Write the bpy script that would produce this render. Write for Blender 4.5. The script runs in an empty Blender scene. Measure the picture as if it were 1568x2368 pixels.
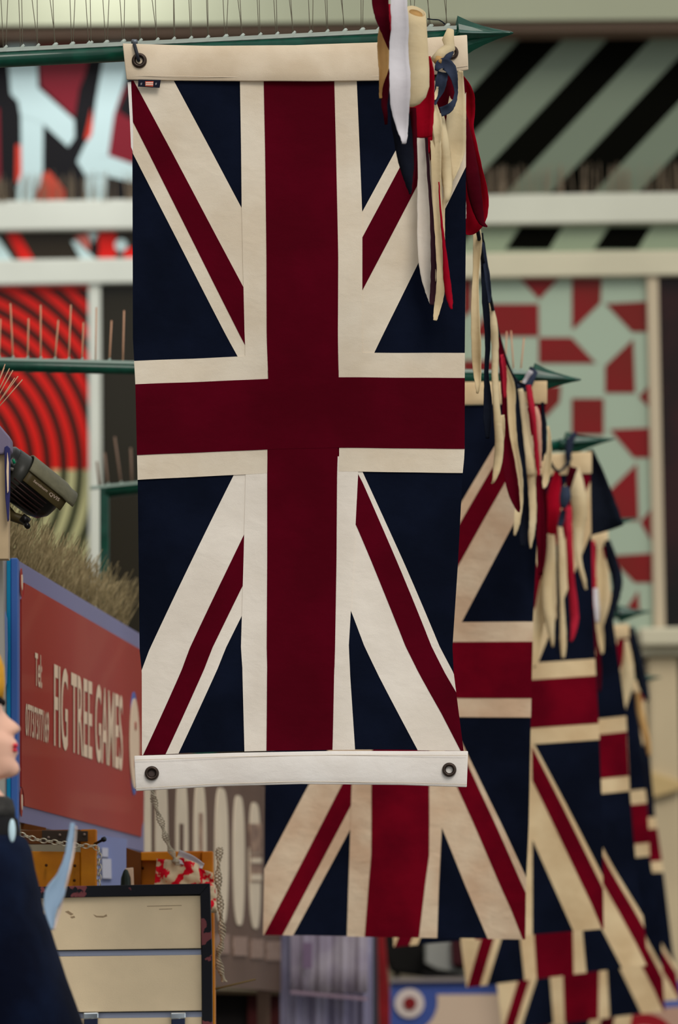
import bpy, bmesh, math, random
from mathutils import Vector, Matrix, noise
random.seed(7)
S = bpy.context.scene
COL = S.collection
F, HY, CZ = 10000.0, 2250.0, 1.25        # focal length in px, horizon row, camera height

# ---------------------------------------------------------------- camera
cam = bpy.data.cameras.new('camera'); co = bpy.data.objects.new('camera', cam); COL.objects.link(co)
co.location = (0, 0, CZ); co.rotation_euler = (math.pi/2, 0, 0)
cam.sensor_width = 36; cam.lens = F/2368*36; cam.shift_y = (HY-1184)/2368
cam.dof.use_dof = True; cam.dof.focus_distance = 9.96; cam.dof.aperture_fstop = 4.7
cam.clip_end = 200
S.camera = co
# ---------------------------------------------------------------- light
w = bpy.data.worlds.new('sky'); S.world = w; w.use_nodes = True
nt = w.node_tree; bg = nt.nodes['Background']
tc = nt.nodes.new('ShaderNodeTexCoord'); sx = nt.nodes.new('ShaderNodeSeparateXYZ'); cr = nt.nodes.new('ShaderNodeValToRGB')
nt.links.new(tc.outputs['Generated'], sx.inputs[0]); nt.links.new(sx.outputs['Z'], cr.inputs[0]); nt.links.new(cr.outputs[0], bg.inputs[0])
cr.color_ramp.elements[0].color = (.72, .76, .78, 1); cr.color_ramp.elements[1].color = (1, 1, .98, 1)
bg.inputs[1].default_value = 0.95
sun = bpy.data.lights.new('sun', 'SUN'); so = bpy.data.objects.new('sun', sun); COL.objects.link(so)
sun.energy = 1.5; sun.angle = math.radians(25); sun.color = (1, .95, .86)
so.rotation_euler = (math.radians(48), 0, math.radians(20))
lamp = bpy.data.lights.new('added_fascia_light', 'AREA'); lo = bpy.data.objects.new('added_fascia_light', lamp); COL.objects.link(lo)
lamp.energy = 26; lamp.size = .5; lamp.color = (.96, .97, 1); lo.location = (-1.7, 29.0, 8.55)  # area light added out of view to brighten the fascia's left end
lo.rotation_euler = (math.radians(35), 0, 0)
S.view_settings.view_transform = 'Standard'; S.view_settings.look = 'None'
S.view_settings.gamma = 1; S.view_settings.exposure = 0.0; S.view_settings.use_curve_mapping = False

# ---------------------------------------------------------------- helpers
def P(px, py, D): return Vector(((px-784)*D/F, D, CZ+(HY-py)*D/F))
def lin(c): return tuple((v/255/12.92 if v/255 <= .04045 else ((v/255+.055)/1.055)**2.4) for v in c)
MATS = {}
def mat(name, rgb, rough=.6, var=.0, vscale=20, bump=.0, bscale=300, metal=0, trans=0, rgb2=None, coat=0, alpha=1, lo_=.4, hi_=.65, spec=.18):
    if name in MATS: return MATS[name]
    m = bpy.data.materials.new(name); m.use_nodes = True; n = m.node_tree; N = n.nodes; L = n.links
    b = N['Principled BSDF']; c = lin(rgb)
    b.inputs['Base Color'].default_value = (*c, 1); b.inputs['Roughness'].default_value = rough
    b.inputs['Metallic'].default_value = metal; b.inputs['Coat Weight'].default_value = coat
    b.inputs['Specular IOR Level'].default_value = spec
    b.inputs['Alpha'].default_value = alpha
    t = N.new('ShaderNodeTexCoord')
    colsock = None
    if var or rgb2:
        nz = N.new('ShaderNodeTexNoise'); nz.inputs['Scale'].default_value = vscale; nz.inputs['Detail'].default_value = 5
        L.new(t.outputs['Object'], nz.inputs['Vector'])
        rp = N.new('ShaderNodeValToRGB'); L.new(nz.outputs['Fac'], rp.inputs[0])
        rp.color_ramp.elements[0].position = lo_; rp.color_ramp.elements[1].position = hi_
        if rgb2: c2 = lin(rgb2)
        else: c2 = tuple(v*(1-var) for v in c)
        rp.color_ramp.elements[0].color = (*c2, 1); rp.color_ramp.elements[1].color = (*c, 1)
        L.new(rp.outputs[0], b.inputs['Base Color']); colsock = rp.outputs[0]
    if bump:
        nb = N.new('ShaderNodeTexNoise'); nb.inputs['Scale'].default_value = bscale; nb.inputs['Detail'].default_value = 3
        L.new(t.outputs['Object'], nb.inputs['Vector'])
        bp = N.new('ShaderNodeBump'); bp.inputs['Strength'].default_value = bump; bp.inputs['Distance'].default_value = .002
        L.new(nb.outputs['Fac'], bp.inputs['Height']); L.new(bp.outputs[0], b.inputs['Normal'])
    if trans:
        tr = N.new('ShaderNodeBsdfTranslucent'); tr.inputs[0].default_value = (*c, 1)
        if colsock: L.new(colsock, tr.inputs[0])
        mx = N.new('ShaderNodeMixShader'); mx.inputs[0].default_value = trans
        L.new(b.outputs[0], mx.inputs[1]); L.new(tr.outputs[0], mx.inputs[2]); L.new(mx.outputs[0], N['Material Output'].inputs[0])
    MATS[name] = m; return m

def cloth(name, rgb, rgb2, wrinkle=.5, trans=.12, vs=6):
    """woven cotton: mottled colour, woven thread relief and soft creases"""
    if name in MATS: return MATS[name]
    m = mat(name, rgb, .92, rgb2=rgb2, vscale=vs, trans=trans, spec=.06)
    n = m.node_tree; N = n.nodes; L = n.links; b = N['Principled BSDF']
    t = N.new('ShaderNodeTexCoord')
    mp = N.new('ShaderNodeMapping'); mp.inputs['Scale'].default_value = (1, 1, 1.5); L.new(t.outputs['Object'], mp.inputs[0])
    cr_ = N.new('ShaderNodeTexNoise'); cr_.inputs['Scale'].default_value = 14; cr_.inputs['Detail'].default_value = 3; cr_.inputs['Distortion'].default_value = .25
    L.new(mp.outputs[0], cr_.inputs['Vector'])
    b1 = N.new('ShaderNodeBump'); b1.inputs['Strength'].default_value = wrinkle; b1.inputs['Distance'].default_value = .012; L.new(cr_.outputs['Fac'], b1.inputs['Height'])
    wv = N.new('ShaderNodeTexNoise'); wv.inputs['Scale'].default_value = 650; L.new(t.outputs['Object'], wv.inputs['Vector'])
    b2 = N.new('ShaderNodeBump'); b2.inputs['Strength'].default_value = .35; b2.inputs['Distance'].default_value = .001
    L.new(wv.outputs['Fac'], b2.inputs['Height']); L.new(b1.outputs[0], b2.inputs['Normal']); L.new(b2.outputs[0], b.inputs['Normal'])
    return m

def link(name, me, mt=None, parent=None, smooth=False):
    o = bpy.data.objects.new(name, me); COL.objects.link(o)
    if mt is not None and not me.materials: me.materials.append(mt)
    if parent: o.parent = parent
    if smooth:
        for p in me.polygons: p.use_smooth = True
    return o
def mesh(name, vs, fs, mt, parent=None, smooth=False):
    me = bpy.data.meshes.new(name); me.from_pydata([tuple(v) for v in vs], [], fs); me.update()
    bm = bmesh.new(); bm.from_mesh(me); bmesh.ops.recalc_face_normals(bm, faces=bm.faces); bm.to_mesh(me); bm.free()
    return link(name, me, mt, parent, smooth)
def tag(o, label=None, cat=None, group=None, kind=None):
    if label: o['label'] = label
    if cat: o['category'] = cat
    if group: o['group'] = group
    if kind: o['kind'] = kind
    return o
def empty(name, loc, label=None, cat=None, group=None):
    o = bpy.data.objects.new(name, None); COL.objects.link(o); o.empty_display_size = .1
    o['_loc'] = list(loc)          # children are modelled in world space: keep the origin at zero offset
    o.location = loc
    tag(o, label, cat, group); return o
def adopt():
    """give every child of an Empty the inverse offset so it stays where it was modelled"""
    for o in list(COL.objects):
        if o.parent and o.parent.type == 'EMPTY' and '_loc' in o.parent:
            o.location = Vector(o.location)-Vector(o.parent['_loc'])
    for o in list(COL.objects):
        if '_loc' in o: del o['_loc']
def prism_v(pts, back):
    n = len(pts); vs = list(pts)+[Vector(p)+Vector(back) for p in pts]
    fs = [list(range(n)), list(range(2*n-1, n-1, -1))]+[[i, i+n, (i+1) % n+n, (i+1) % n] for i in range(n)]
    return vs, fs
def prism(name, pts, D, depth, mt, parent=None, bevel=0):
    vs, fs = prism_v([P(x, y, D) for x, y in pts], (0, depth, 0))
    o = mesh(name, vs, fs, mt, parent)
    if bevel: bev(o, bevel)
    return o
def bev(o, w_, seg=2):
    m = o.modifiers.new('bevel', 'BEVEL'); m.width = w_; m.segments = seg; m.limit_method = 'ANGLE'
def box(name, x0, x1, y0, y1, z0, z1, mt, parent=None, bevel=0):
    vs = [(x, y, z) for z in (z0, z1) for x, y in ((x0, y0), (x1, y0), (x1, y1), (x0, y1))]
    fs = [[0, 1, 2, 3], [4, 5, 6, 7], [0, 1, 5, 4], [1, 2, 6, 5], [2, 3, 7, 6], [3, 0, 4, 7]]
    o = mesh(name, vs, fs, mt, parent)
    if bevel: bev(o, bevel)
    return o
def tube_geo(pts, rad, n=8, vs=None, fs=None):
    vs = [] if vs is None else vs; fs = [] if fs is None else fs
    pts = [Vector(p) for p in pts]; base = len(vs)
    if not isinstance(rad, (list, tuple)): rad = [rad]*len(pts)
    up = Vector((0.13, 1, .21)).normalized()
    for i, p in enumerate(pts):
        d = (pts[min(i+1, len(pts)-1)]-pts[max(i-1, 0)]).normalized()
        a = d.cross(up); a = a.normalized() if a.length > 1e-4 else Vector((1, 0, 0)); b = d.cross(a)
        for k in range(n):
            t = 2*math.pi*k/n; vs.append(p+rad[i]*(a*math.cos(t)+b*math.sin(t)))
    for i in range(len(pts)-1):
        for k in range(n):
            fs.append([base+i*n+k, base+i*n+(k+1) % n, base+(i+1)*n+(k+1) % n, base+(i+1)*n+k])
    fs.append([base+k for k in range(n)][::-1]); fs.append([base+(len(pts)-1)*n+k for k in range(n)])
    return vs, fs
def tube(name, pts, rad, mt, parent=None, n=10):
    vs, fs = tube_geo(pts, rad, n); return mesh(name, vs, fs, mt, parent, True)
def ring_loft(name, rings, mt, parent=None, cap=True):
    n = len(rings[0]); vs = [v for r in rings for v in r]
    fs = [[i*n+k, i*n+(k+1) % n, (i+1)*n+(k+1) % n, (i+1)*n+k] for i in range(len(rings)-1) for k in range(n)]
    if cap: fs += [list(range(n))[::-1], [(len(rings)-1)*n+k for k in range(n)]]
    return mesh(name, vs, fs, mt, parent, True)
def lerp(a, b, t): return a+(b-a)*t
def interp(tbl, t):
    if t <= tbl[0][0]: return tbl[0][1]
    for (a, x), (b, y) in zip(tbl, tbl[1:]):
        if t <= b: return lerp(x, y, (t-a)/(b-a))
    return tbl[-1][1]
def catmull(pts, k=6):
    out = []
    for i in range(len(pts)-1):
        p0, p1, p2, p3 = pts[max(i-1, 0)], pts[i], pts[i+1], pts[min(i+2, len(pts)-1)]
        for j in range(k):
            t = j/k
            out.append(tuple(.5*((2*b)+(-a+c)*t+(2*a-5*b+4*c-d)*t*t+(-a+3*b-3*c+d)*t**3) for a, b, c, d in zip(p0, p1, p2, p3)))
    out.append(tuple(pts[-1])); return out
def clip(poly, a, b, c):                  # keep a*x+b*y<=c
    out = []
    for i in range(len(poly)):
        p, q = poly[i], poly[(i+1) % len(poly)]
        dp, dq = a*p[0]+b*p[1]-c, a*q[0]+b*q[1]-c
        if dp <= 0: out.append(p)
        if (dp < 0 < dq) or (dq < 0 < dp):
            t = dp/(dp-dq); out.append((lerp(p[0], q[0], t), lerp(p[1], q[1], t)))
    return out
def text_geo(s, w0=None):
    """flat outline mesh of a word, normalised to a 0..1 box"""
    cu = bpy.data.curves.new('lettering', 'FONT'); cu.body = s; cu.resolution_u = 4; cu.offset = .012
    o = bpy.data.objects.new('lettering', cu); COL.objects.link(o)
    me = bpy.data.meshes.new_from_object(o.evaluated_get(bpy.context.evaluated_depsgraph_get()))
    vs = [v.co.copy() for v in me.vertices]; fs = [list(p.vertices) for p in me.polygons]
    bpy.data.objects.remove(o); bpy.data.curves.remove(cu); bpy.data.meshes.remove(me)
    x0 = min(v.x for v in vs); x1 = max(v.x for v in vs); y0 = min(v.y for v in vs); y1 = max(v.y for v in vs)
    return [((v.x-x0)/(x1-x0), (v.y-y0)/(y1-y0)) for v in vs], fs

# ---------------------------------------------------------------- materials
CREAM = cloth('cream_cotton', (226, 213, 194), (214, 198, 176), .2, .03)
CREAMW = cloth('palest_cream_cotton', (236, 230, 225), (226, 218, 211), .22, .03)  # palest of the creams, for the front flag's hem
CREAML = cloth('lower_cream_cotton', (234, 224, 212), (224, 213, 200), .2, .03)  # paler than the upper cream pieces of the front flag
CREAM2 = cloth('aged_cream_cotton', (224, 200, 160), (206, 178, 138), .3, .05)
NAVY = cloth('navy_cotton', (13, 19, 36), (8, 13, 27), .2, 0)
RED = cloth('crimson_cotton', (84, 0, 20), (74, 0, 16), .2, 0)
REDF = cloth('warm_crimson_cotton', (112, 2, 24), (92, 0, 20), .25, .04)
RED2 = cloth('bright_red_cotton', (178, 12, 40), (150, 6, 28), .4, .25)
MAROON = cloth('maroon_fold_shade', (88, 6, 22), (64, 0, 14), .4, .1)
PINK = cloth('faded_red_cotton', (196, 44, 66), (170, 28, 48), .4, .25)
NAVY2 = cloth('faded_navy_cotton', (52, 60, 78), (36, 40, 56), .4, .05)
NAVYR = cloth('navy_ribbon_cotton', (24, 30, 42), (16, 18, 28), .4, .04)
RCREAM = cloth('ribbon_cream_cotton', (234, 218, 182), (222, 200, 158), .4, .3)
RWHITE = cloth('ribbon_white_cotton', (226, 222, 226), (214, 208, 212), .3, .25)
RTAN = cloth('ribbon_tan_shade', (206, 168, 112), (190, 146, 90), .4, .25)
GREEN = mat('green_pole_paint', (2, 66, 50), .32, var=.3, vscale=30, coat=.3)
BRASS = mat('dull_bronze', (74, 62, 56), .4, metal=.8, var=.3, vscale=200)
WIRE = mat('spike_wire', (98, 92, 76), .5)
WIREP = mat('rusty_spike_wire', (190, 145, 115), .5)
CLEAR = mat('clear_spike_base', (200, 210, 200), .15, alpha=.55, coat=.5)
BLACKH = mat('hanger_strap', (40, 42, 50), .5)

# ---------------------------------------------------------------- ground, walls
box('floor', -14, 14, -3, 40, -.1, 0, tag and mat('paving', (120, 116, 108), .8, var=.3, vscale=3, bump=.3, bscale=60))['kind'] = 'structure'
box('wall_left', -2.75, -2.55, 7, 29.4, 0, 5.2, mat('left_wall_plaster', (150, 146, 136), .85, var=.15, vscale=4, bump=.2, bscale=40))['kind'] = 'structure'

# ---------------------------------------------------------------- facade far behind (slightly turned plane)
def FY(px): return 30-(px-784)*.003*.085
def Fp(px, py, off=0.):
    Y = FY(px); return Vector(((px-784)*Y/F, Y+off, CZ+(HY-py)*Y/F))
def fprism(name, pts, off0, off1, mt, parent=None, bevel=0):
    vs, fs = prism_v([Fp(x, y, off0) for x, y in pts], (0, off1-off0, 0))
    o = mesh(name, vs, fs, mt, parent)
    if bevel: bev(o, bevel)
    return o
def fstruct(*a, **k):
    o = fprism(*a, **k); o['kind'] = 'structure'; return o
def flat(name, pts, mt, parent, off=-.004):
    return fprism(name, pts, off, off+.004, mt, parent)
def shapes(name, polys, mt, parent, off=-.004):
    for p in polys: flat(name, p, mt, parent, off)
FRAMEW = mat('white_window_frame', (208, 210, 198), .5, var=.06, vscale=2)
FRAMEC = mat('cream_window_frame', (198, 190, 164), .5, var=.08, vscale=2)
SOFF = mat('pale_fascia', (154, 156, 132), .7, var=.05, vscale=1)
VDARK = mat('vinyl_black', (30, 29, 31), .7, spec=.05)
VRED = mat('vinyl_dark_red', (118, 26, 38), .35)
VORNG = mat('vinyl_orange_red', (206, 58, 40), .35)
VSIG = mat('vinyl_signal_red', (206, 26, 18), .35)
VWHITE = mat('vinyl_ice_white', (186, 208, 208), .35)
VGREY = mat('vinyl_grey_green', (108, 118, 100), .35)
VBLACK = mat('vinyl_stripe_black', (9, 9, 6), .85, spec=.01)
VBROWN = mat('vinyl_dark_brown', (36, 20, 12), .35)
VOLIVE = mat('vinyl_olive', (176, 172, 126), .35)
VOLDK = mat('vinyl_dark_olive', (30, 36, 18), .35)
VPALE = mat('vinyl_sage', (156, 170, 150), .35)
VBRICK = mat('vinyl_brick_red', (124, 18, 22), .35, rgb2=(110, 26, 20), vscale=1.2)
DARKP = mat('dark_pane', (40, 36, 27), .25)
fstruct('wall_back', [(-900, -900), (2500, -900), (2500, 2655), (-900, 2655)], .3, .5, mat('facade_render', (120, 110, 92), .8, var=.2, vscale=2))
fstruct('trim_1', [(-900, -900), (2500, -900), (2500, 62), (784, 76), (-900, 94)], -.35, .3, SOFF)
fstruct('trim_2', [(-900, 94), (784, 76), (2500, 62), (2500, 82), (784, 96), (-900, 114)], -.28, .3, mat('brown_fascia_edge', (120, 98, 82), .7))
fstruct('trim_3', [(-900, 481), (700, 460), (700, 528), (-900, 548)], -.08, .3, FRAMEW, bevel=.01)
fstruct('trim_11', [(700, 460), (2500, 437), (2500, 507), (700, 528)], -.08, .3, mat('dimmed_window_frame', (200, 199, 182), .5, var=.06, vscale=2), bevel=.01)  # right half of the transom: light falling off painted as a duller tone
fstruct('trim_4', [(-900, 618), (700, 595), (700, 652), (-900, 676)], -.08, .3, FRAMEW, bevel=.01)
fstruct('trim_12', [(700, 595), (2500, 570), (2500, 627), (700, 652)], -.08, .3, FRAMEC, bevel=.01)  # duller right half again, the dimmer light put into its colour
fstruct('trim_5', [(640, 90), (700, 90), (700, 470), (640, 470)], -.06, .3, FRAMEW, bevel=.01)
fstruct('trim_6', [(205, 650), (233, 650), (238, 1800), (208, 1800)], -.05, .3, FRAMEW, bevel=.01)
fstruct('trim_7', [(1494, 625), (1521, 625), (1538, 1470), (1512, 1470)], -.05, .3, mat('cream_mullion', (186, 170, 144), .5), bevel=.01)
fstruct('trim_8', [(1040, 625), (1068, 625), (1068, 1800), (1040, 1800)], -.05, .3, FRAMEC, bevel=.01)
# cornice with stepped mouldings and column
c = fstruct('trim_9', [(1468, 1462), (1760, 1456), (1760, 1500), (1474, 1504)], -.4, .3, FRAMEC, bevel=.02)
fprism('moulding', [(1478, 1504), (1750, 1500), (1750, 1520), (1482, 1524)], -.3, .25, FRAMEC, c, .01)
c = fstruct('trim_10', [(1492, 1524), (1562, 1522), (1568, 1800), (1574, 2655), (1500, 2655), (1496, 1800)], -.25, .3, mat('cream_column', (190, 172, 140), .6, var=.1, vscale=1.5), bevel=.03)
fprism('bracket', [(1490, 1786), (1568, 1812), (1568, 1830), (1502, 1850), (1492, 1810)], -.32, -.2, mat('ochre_bracket', (186, 160, 112), .6), c, .01)

def window(n, pts, mt, off=.0):
    return tag(fprism('window_%d' % n, pts, off, off+.03, mt), kind='structure')
# upper left pane with bold lettering shapes
wd = window(1, [(-900, 90), (640, 90), (640, 462), (-900, 484)], VDARK)
shapes('printed_shape', [[(87, 100), (215, 100), (196, 175), (183, 205), (172, 272), (95, 200)], [(262, 250), (290, 200), (330, 190), (330, 385), (250, 362)], [(-40, 250), (-2, 250), (2, 420), (-40, 430)]], VRED, wd)
shapes('printed_shape', [[(84, 466), (98, 405), (112, 395), (128, 412), (150, 440), (150, 466)], [(37, 335), (50, 335), (50, 400), (46, 422), (36, 422)], [(196, 320), (212, 250), (214, 300), (206, 330)]], VORNG, wd)
shapes('printed_letter', [[(15, 100), (85, 100), (88, 203), (172, 278), (173, 318), (158, 340), (101, 288), (98, 285), (48, 270), (42, 235), (25, 218)],
                          [(48, 268), (100, 284), (99, 400), (90, 435), (74, 468), (40, 468), (38, 436), (50, 400)],
                          [(245, 100), (310, 100), (285, 200), (264, 265), (250, 362), (198, 370), (178, 374), (196, 335), (212, 312), (222, 232)],
                          [(178, 374), (250, 360), (330, 388), (330, 428), (248, 408), (200, 410)], [(200, 405), (248, 405), (244, 468), (196, 468)]], VWHITE, wd, -.006)
shapes('printed_shape', [[(272, 255), (300, 195), (330, 190), (330, 290), (292, 270)]], VDARK, wd, -.006)
# upper right pane with diagonal stripes
wd = window(2, [(700, 88), (2500, 70), (2500, 440), (700, 462)], VGREY)
for i in range(-2, 8):
    x = 1205+i*203; st = [(x, 88), (x+100, 88), (x+100-350, 460), (x-350, 460)]
    st = clip(st, -1, 0, -702)
    if len(st) > 2: flat('black_stripe', st, VBLACK, wd)
wd = window(3, [(-900, 548), (700, 528), (700, 596), (-900, 618)], mat('vinyl_olive_black', (42, 34, 24), .35))
shapes('printed_shape', [[(-60, 540), (-5, 548), (34, 608), (-60, 608)]], VWHITE, wd)
shapes('printed_shape', [[(14, 540), (44, 540), (82, 606), (50, 606)], [(228, 538), (268, 538), (268, 604), (228, 604)], [(286, 575), (320, 570), (320, 604), (286, 604)]], VSIG, wd)
shapes('printed_shape', [[(172, 548), (206, 540), (208, 582)]], mat('vinyl_salmon', (206, 110, 100), .4), wd)
shapes('printed_shape', [[(165, 558), (176, 556), (228, 606), (190, 606)], [(202, 538), (228, 538), (215, 562)], [(280+15*math.cos(a*.63), 567+15*math.sin(a*.63)) for a in range(10)]], VWHITE, wd, -.006)
shapes('printed_shape', [[(219+11*math.cos(a*.63), 575+11*math.sin(a*.63)) for a in range(10)]], VDARK, wd, -.008)
wd = window(4, [(700, 527), (2500, 505), (2500, 572), (700, 596)], mat('vinyl_sage_dark', (136, 148, 122), .35))
for i in range(-2, 8):
    x = 1204+i*205; flat('black_stripe', [(x, 524), (x+98, 524), (x+66, 577), (x-36, 577)], VBLACK, wd)
# lower left pane: concentric rings
wd = window(5, [(-700, 668), (207, 660), (210, 1086), (-700, 1086)], VSIG)
wd2 = window(6, [(-700, 1086), (210, 1086), (214, 1800), (-700, 1800)], VOLIVE)
for k in range(-6, 14):
    r0 = 190+178-37*k; r0 -= 2; r1 = r0+17
    if r0 < 20: continue
    for up in (0, 1):
        vs = []; fs = []
        for j in range(60):
            a0 = math.pi*(up+j/60); a1 = math.pi*(up+(j+1)/60)
            q = [(-190+r*math.cos(a), 1086+r*math.sin(a)*(1)) for r, a in ((r0, a0), (r1, a0), (r1, a1), (r0, a1))]
            for pl in ((1, 0, 206), (-1, 0, 500), (0, -1, -668)): q = clip(q, *pl) if len(q) > 2 else []
            if len(q) > 2:
                b = len(vs); vs += [Fp(x, y, -.004) for x, y in q]; fs.append(list(range(b, b+len(q))))
        if vs: mesh('printed_ring', vs, fs, VBROWN if up else VOLDK, wd if up else wd2)
window(7, [(234, 660), (1040, 650), (1040, 1800), (238, 1800)], DARKP)
# right pane: quilt of red and sage shapes
wd = window(8, [(1068, 640), (1496, 632), (1512, 1470), (1068, 1470)], VPALE)
for q in [[(1205, 645), (1290, 645), (1247, 690)], [(1325, 645), (1388, 645), (1386, 700), (1330, 755), (1325, 755)],
          [(1138, 706), (1240, 706), (1241, 775), (1100, 775)], [(1250, 783), (1320, 783), (1372, 838), (1250, 838)],
          [(1405, 705), (1496, 700), (1498, 765), (1462, 765)], [(1462, 790), (1466, 905), (1402, 905), (1402, 848)],
          [(1500, 893), (1478, 918), (1501, 942)], [(1325, 925), (1393, 925), (1393, 1002), (1325, 1002)],
          [(1415, 996), (1503, 992), (1504, 1056), (1466, 1056)], [(1240, 895), (1295, 895), (1292, 930), (1240, 985)],
          [(1470, 1078), (1474, 1200), (1402, 1200), (1408, 1140)], [(1506, 1178), (1482, 1208), (1506, 1250)],
          [(1412, 1288), (1507, 1282), (1508, 1345), (1468, 1345)], [(1475, 1368), (1478, 1412), (1438, 1425)],
          [(1068, 646), (1090, 646), (1090, 715), (1068, 735)], [(1068, 835), (1140, 835), (1140, 860), (1068, 880)],
          [(1325, 1120), (1392, 1120), (1392, 1230), (1325, 1230)], [(1240, 1060), (1300, 1060), (1300, 1110), (1240, 1110)], [(1425, 1380), (1400, 1440), (1436, 1466), (1380, 1466), (1380, 1380)]]:
    cx_, cy_ = sum(p[0] for p in q)/len(q), sum(p[1] for p in q)/len(q)
    q = [(cx_+(x-cx_)*1.09, cy_+(y-cy_)*1.09) for x, y in q]
    q = clip(clip(clip(q, 1, 0, 1508), -1, 0, -1070), 0, -1, -644)
    flat('quilt_patch', q, VBRICK, wd)
wd = window(9, [(1521, 632), (1760, 628), (1760, 1465), (1538, 1465)], mat('dark_shop_glass', (46, 22, 22), .25, rgb2=(18, 16, 14), vscale=1.6, lo_=.42, hi_=.6))
window(10, [(1068, 1470), (1760, 1470), (1760, 2600), (1068, 2600)], mat('dim_shop_glass', (58, 30, 34), .3, rgb2=(30, 22, 24), vscale=1.2))
# pigeon spikes on the sill: rows of thin wires too many to pick apart
def wires(name, base, ln, n, spread, r, mt, parent=None, lean=(0, 0, 1)):
    vs = []; fs = []
    for i in range(n):
        b = base(random.random()); d = (Vector(lean)+Vector((random.uniform(-1, 1), random.uniform(-.6, .6), random.uniform(-.3, .3)))*spread).normalized()
        e = b+d*ln*random.uniform(.75, 1.1); a = d.cross(Vector((0, 1, 0))).normalized()*r; c_ = d.cross(a).normalized()*r
        k = len(vs); vs += [b+a, b-a*.5+c_*.87, b-a*.5-c_*.87, e+a*.6, e-a*.3+c_*.5, e-a*.3-c_*.5]
        fs += [[k, k+1, k+4, k+3], [k+1, k+2, k+5, k+4], [k+2, k, k+3, k+5], [k+5, k+4, k+3]]
    o = mesh(name, vs, fs, mt, parent); o['kind'] = 'stuff'; return o
sill = mat('dull_spike_steel', (128, 112, 92), .6)
o = wires('bird_spikes', lambda t: Fp(-200+t*2000, 476-t*32, -.04-.05*random.random()), .2, 330, .12, .0045, sill)
tag(o, 'row of thin blurred wire spikes along the white sill of the far shopfront', 'bird spikes')

# ---------------------------------------------------------------- flags
FP = dict(   # traced on the front flag, in mm
 wd=[[(305, 187), (402, 187), (600, 560), (600, 900), (552, 830), (305, 350)],            # upper left broad + narrow white
     [(600, 885), (600, 650), (820, 525), (1012, 170), (1085, 165), (1085, 372), (865, 820), (820, 905)],
     [(540, 1100), (600, 985), (600, 1345), (410, 1745), (322, 1745), (322, 1556)],
     [(790, 990), (838, 1095), (1047, 1555), (1078, 1620), (1078, 1745), (968, 1745), (790, 1362)]],
 rd=[[(300, 170), (309, 187), (600, 736), (600, 862), (304, 275)],
     [(780, 655), (838, 552), (1032, 187), (1085, 187), (1085, 200), (838, 675), (780, 785)],
     [(600, 1165), (600, 1278), (380, 1745), (328, 1745)],
     [(780, 1010), (838, 1120), (1060, 1612), (1080, 1690), (1080, 1745), (1068, 1745), (1022, 1655), (828, 1230), (780, 1125)]],
)
XL = [(187, 304), (350, 306), (780, 307), (885, 313), (1100, 318), (1500, 322), (1550, 327), (1740, 327)]
XR = [(187, 1078), (560, 1077), (820, 1075), (1050, 1075), (1100, 1070), (1300, 1060), (1500, 1047), (1560, 1050), (1740, 1073)]
V0, V1 = 187., 1741.
WVL = [(187, 555), (480, 559), (800, 567), (1100, 568), (1741, 565)]
WVR = [(187, 825), (500, 838), (820, 838), (1095, 828), (1741, 821)]
RVL = [(187, 610), (875, 621), (1040, 619), (1741, 616)]
RVR = [(187, 773), (600, 782), (875, 783), (1040, 781), (1500, 775), (1741, 769)]
def strip(A, B): 
    ys = sorted({y for y, _ in A} | {y for y, _ in B})
    return [[(interp(A, a), a), (interp(B, a), a), (interp(B, b), b), (interp(A, b), b)] for a, b in zip(ys, ys[1:])]
BASE = strip(XL, XR)
def cut(A, ya, yb): return [(ya, interp(A, ya))]+[p for p in A if ya < p[0] < yb]+[(yb, interp(A, yb))]
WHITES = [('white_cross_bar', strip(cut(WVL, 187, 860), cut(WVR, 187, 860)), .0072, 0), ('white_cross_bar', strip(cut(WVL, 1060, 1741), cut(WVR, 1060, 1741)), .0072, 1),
          ('white_cross_bar', [[(300, 833), (619, 824), (619, 960), (300, 960)]], .0078, 0), ('white_cross_bar', [[(783, 820), (1080, 818), (1080, 960), (783, 960)]], .0078, 0),
          ('white_cross_bar', [[(300, 960), (619, 960), (619, 1097), (300, 1107)]], .0078, 0), ('white_cross_bar', [[(783, 960), (1080, 960), (1080, 1096), (783, 1095)]], .0078, 0)]
REDS = [('red_cross_bar', strip(cut(RVL, 187, 940), cut(RVR, 187, 940)), .0096), ('red_cross_bar', strip(cut(RVL, 980, 1741), cut(RVR, 980, 1741)), .0096),
        ('red_cross_bar', [[(300, 887), (618, 879), (618, 1042), (300, 1050)], [(618, 879), (783, 877), (783, 1040), (618, 1042)], [(783, 877), (1080, 876), (1080, 1040), (783, 1040)]], .0106)]
def fan(q):          # concave outlines to convex triangles
    from mathutils.geometry import tessellate_polygon
    return [[q[i] for i in t] for t in tessellate_polygon([[Vector((x, y, 0)) for x, y in q]])]
def to_uv(x, y):
    l, r = interp(XL, y), interp(XR, y); return (x-l)/(r-l), (y-V0)/(V1-V0)
GX, GY = 34, 64
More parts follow.
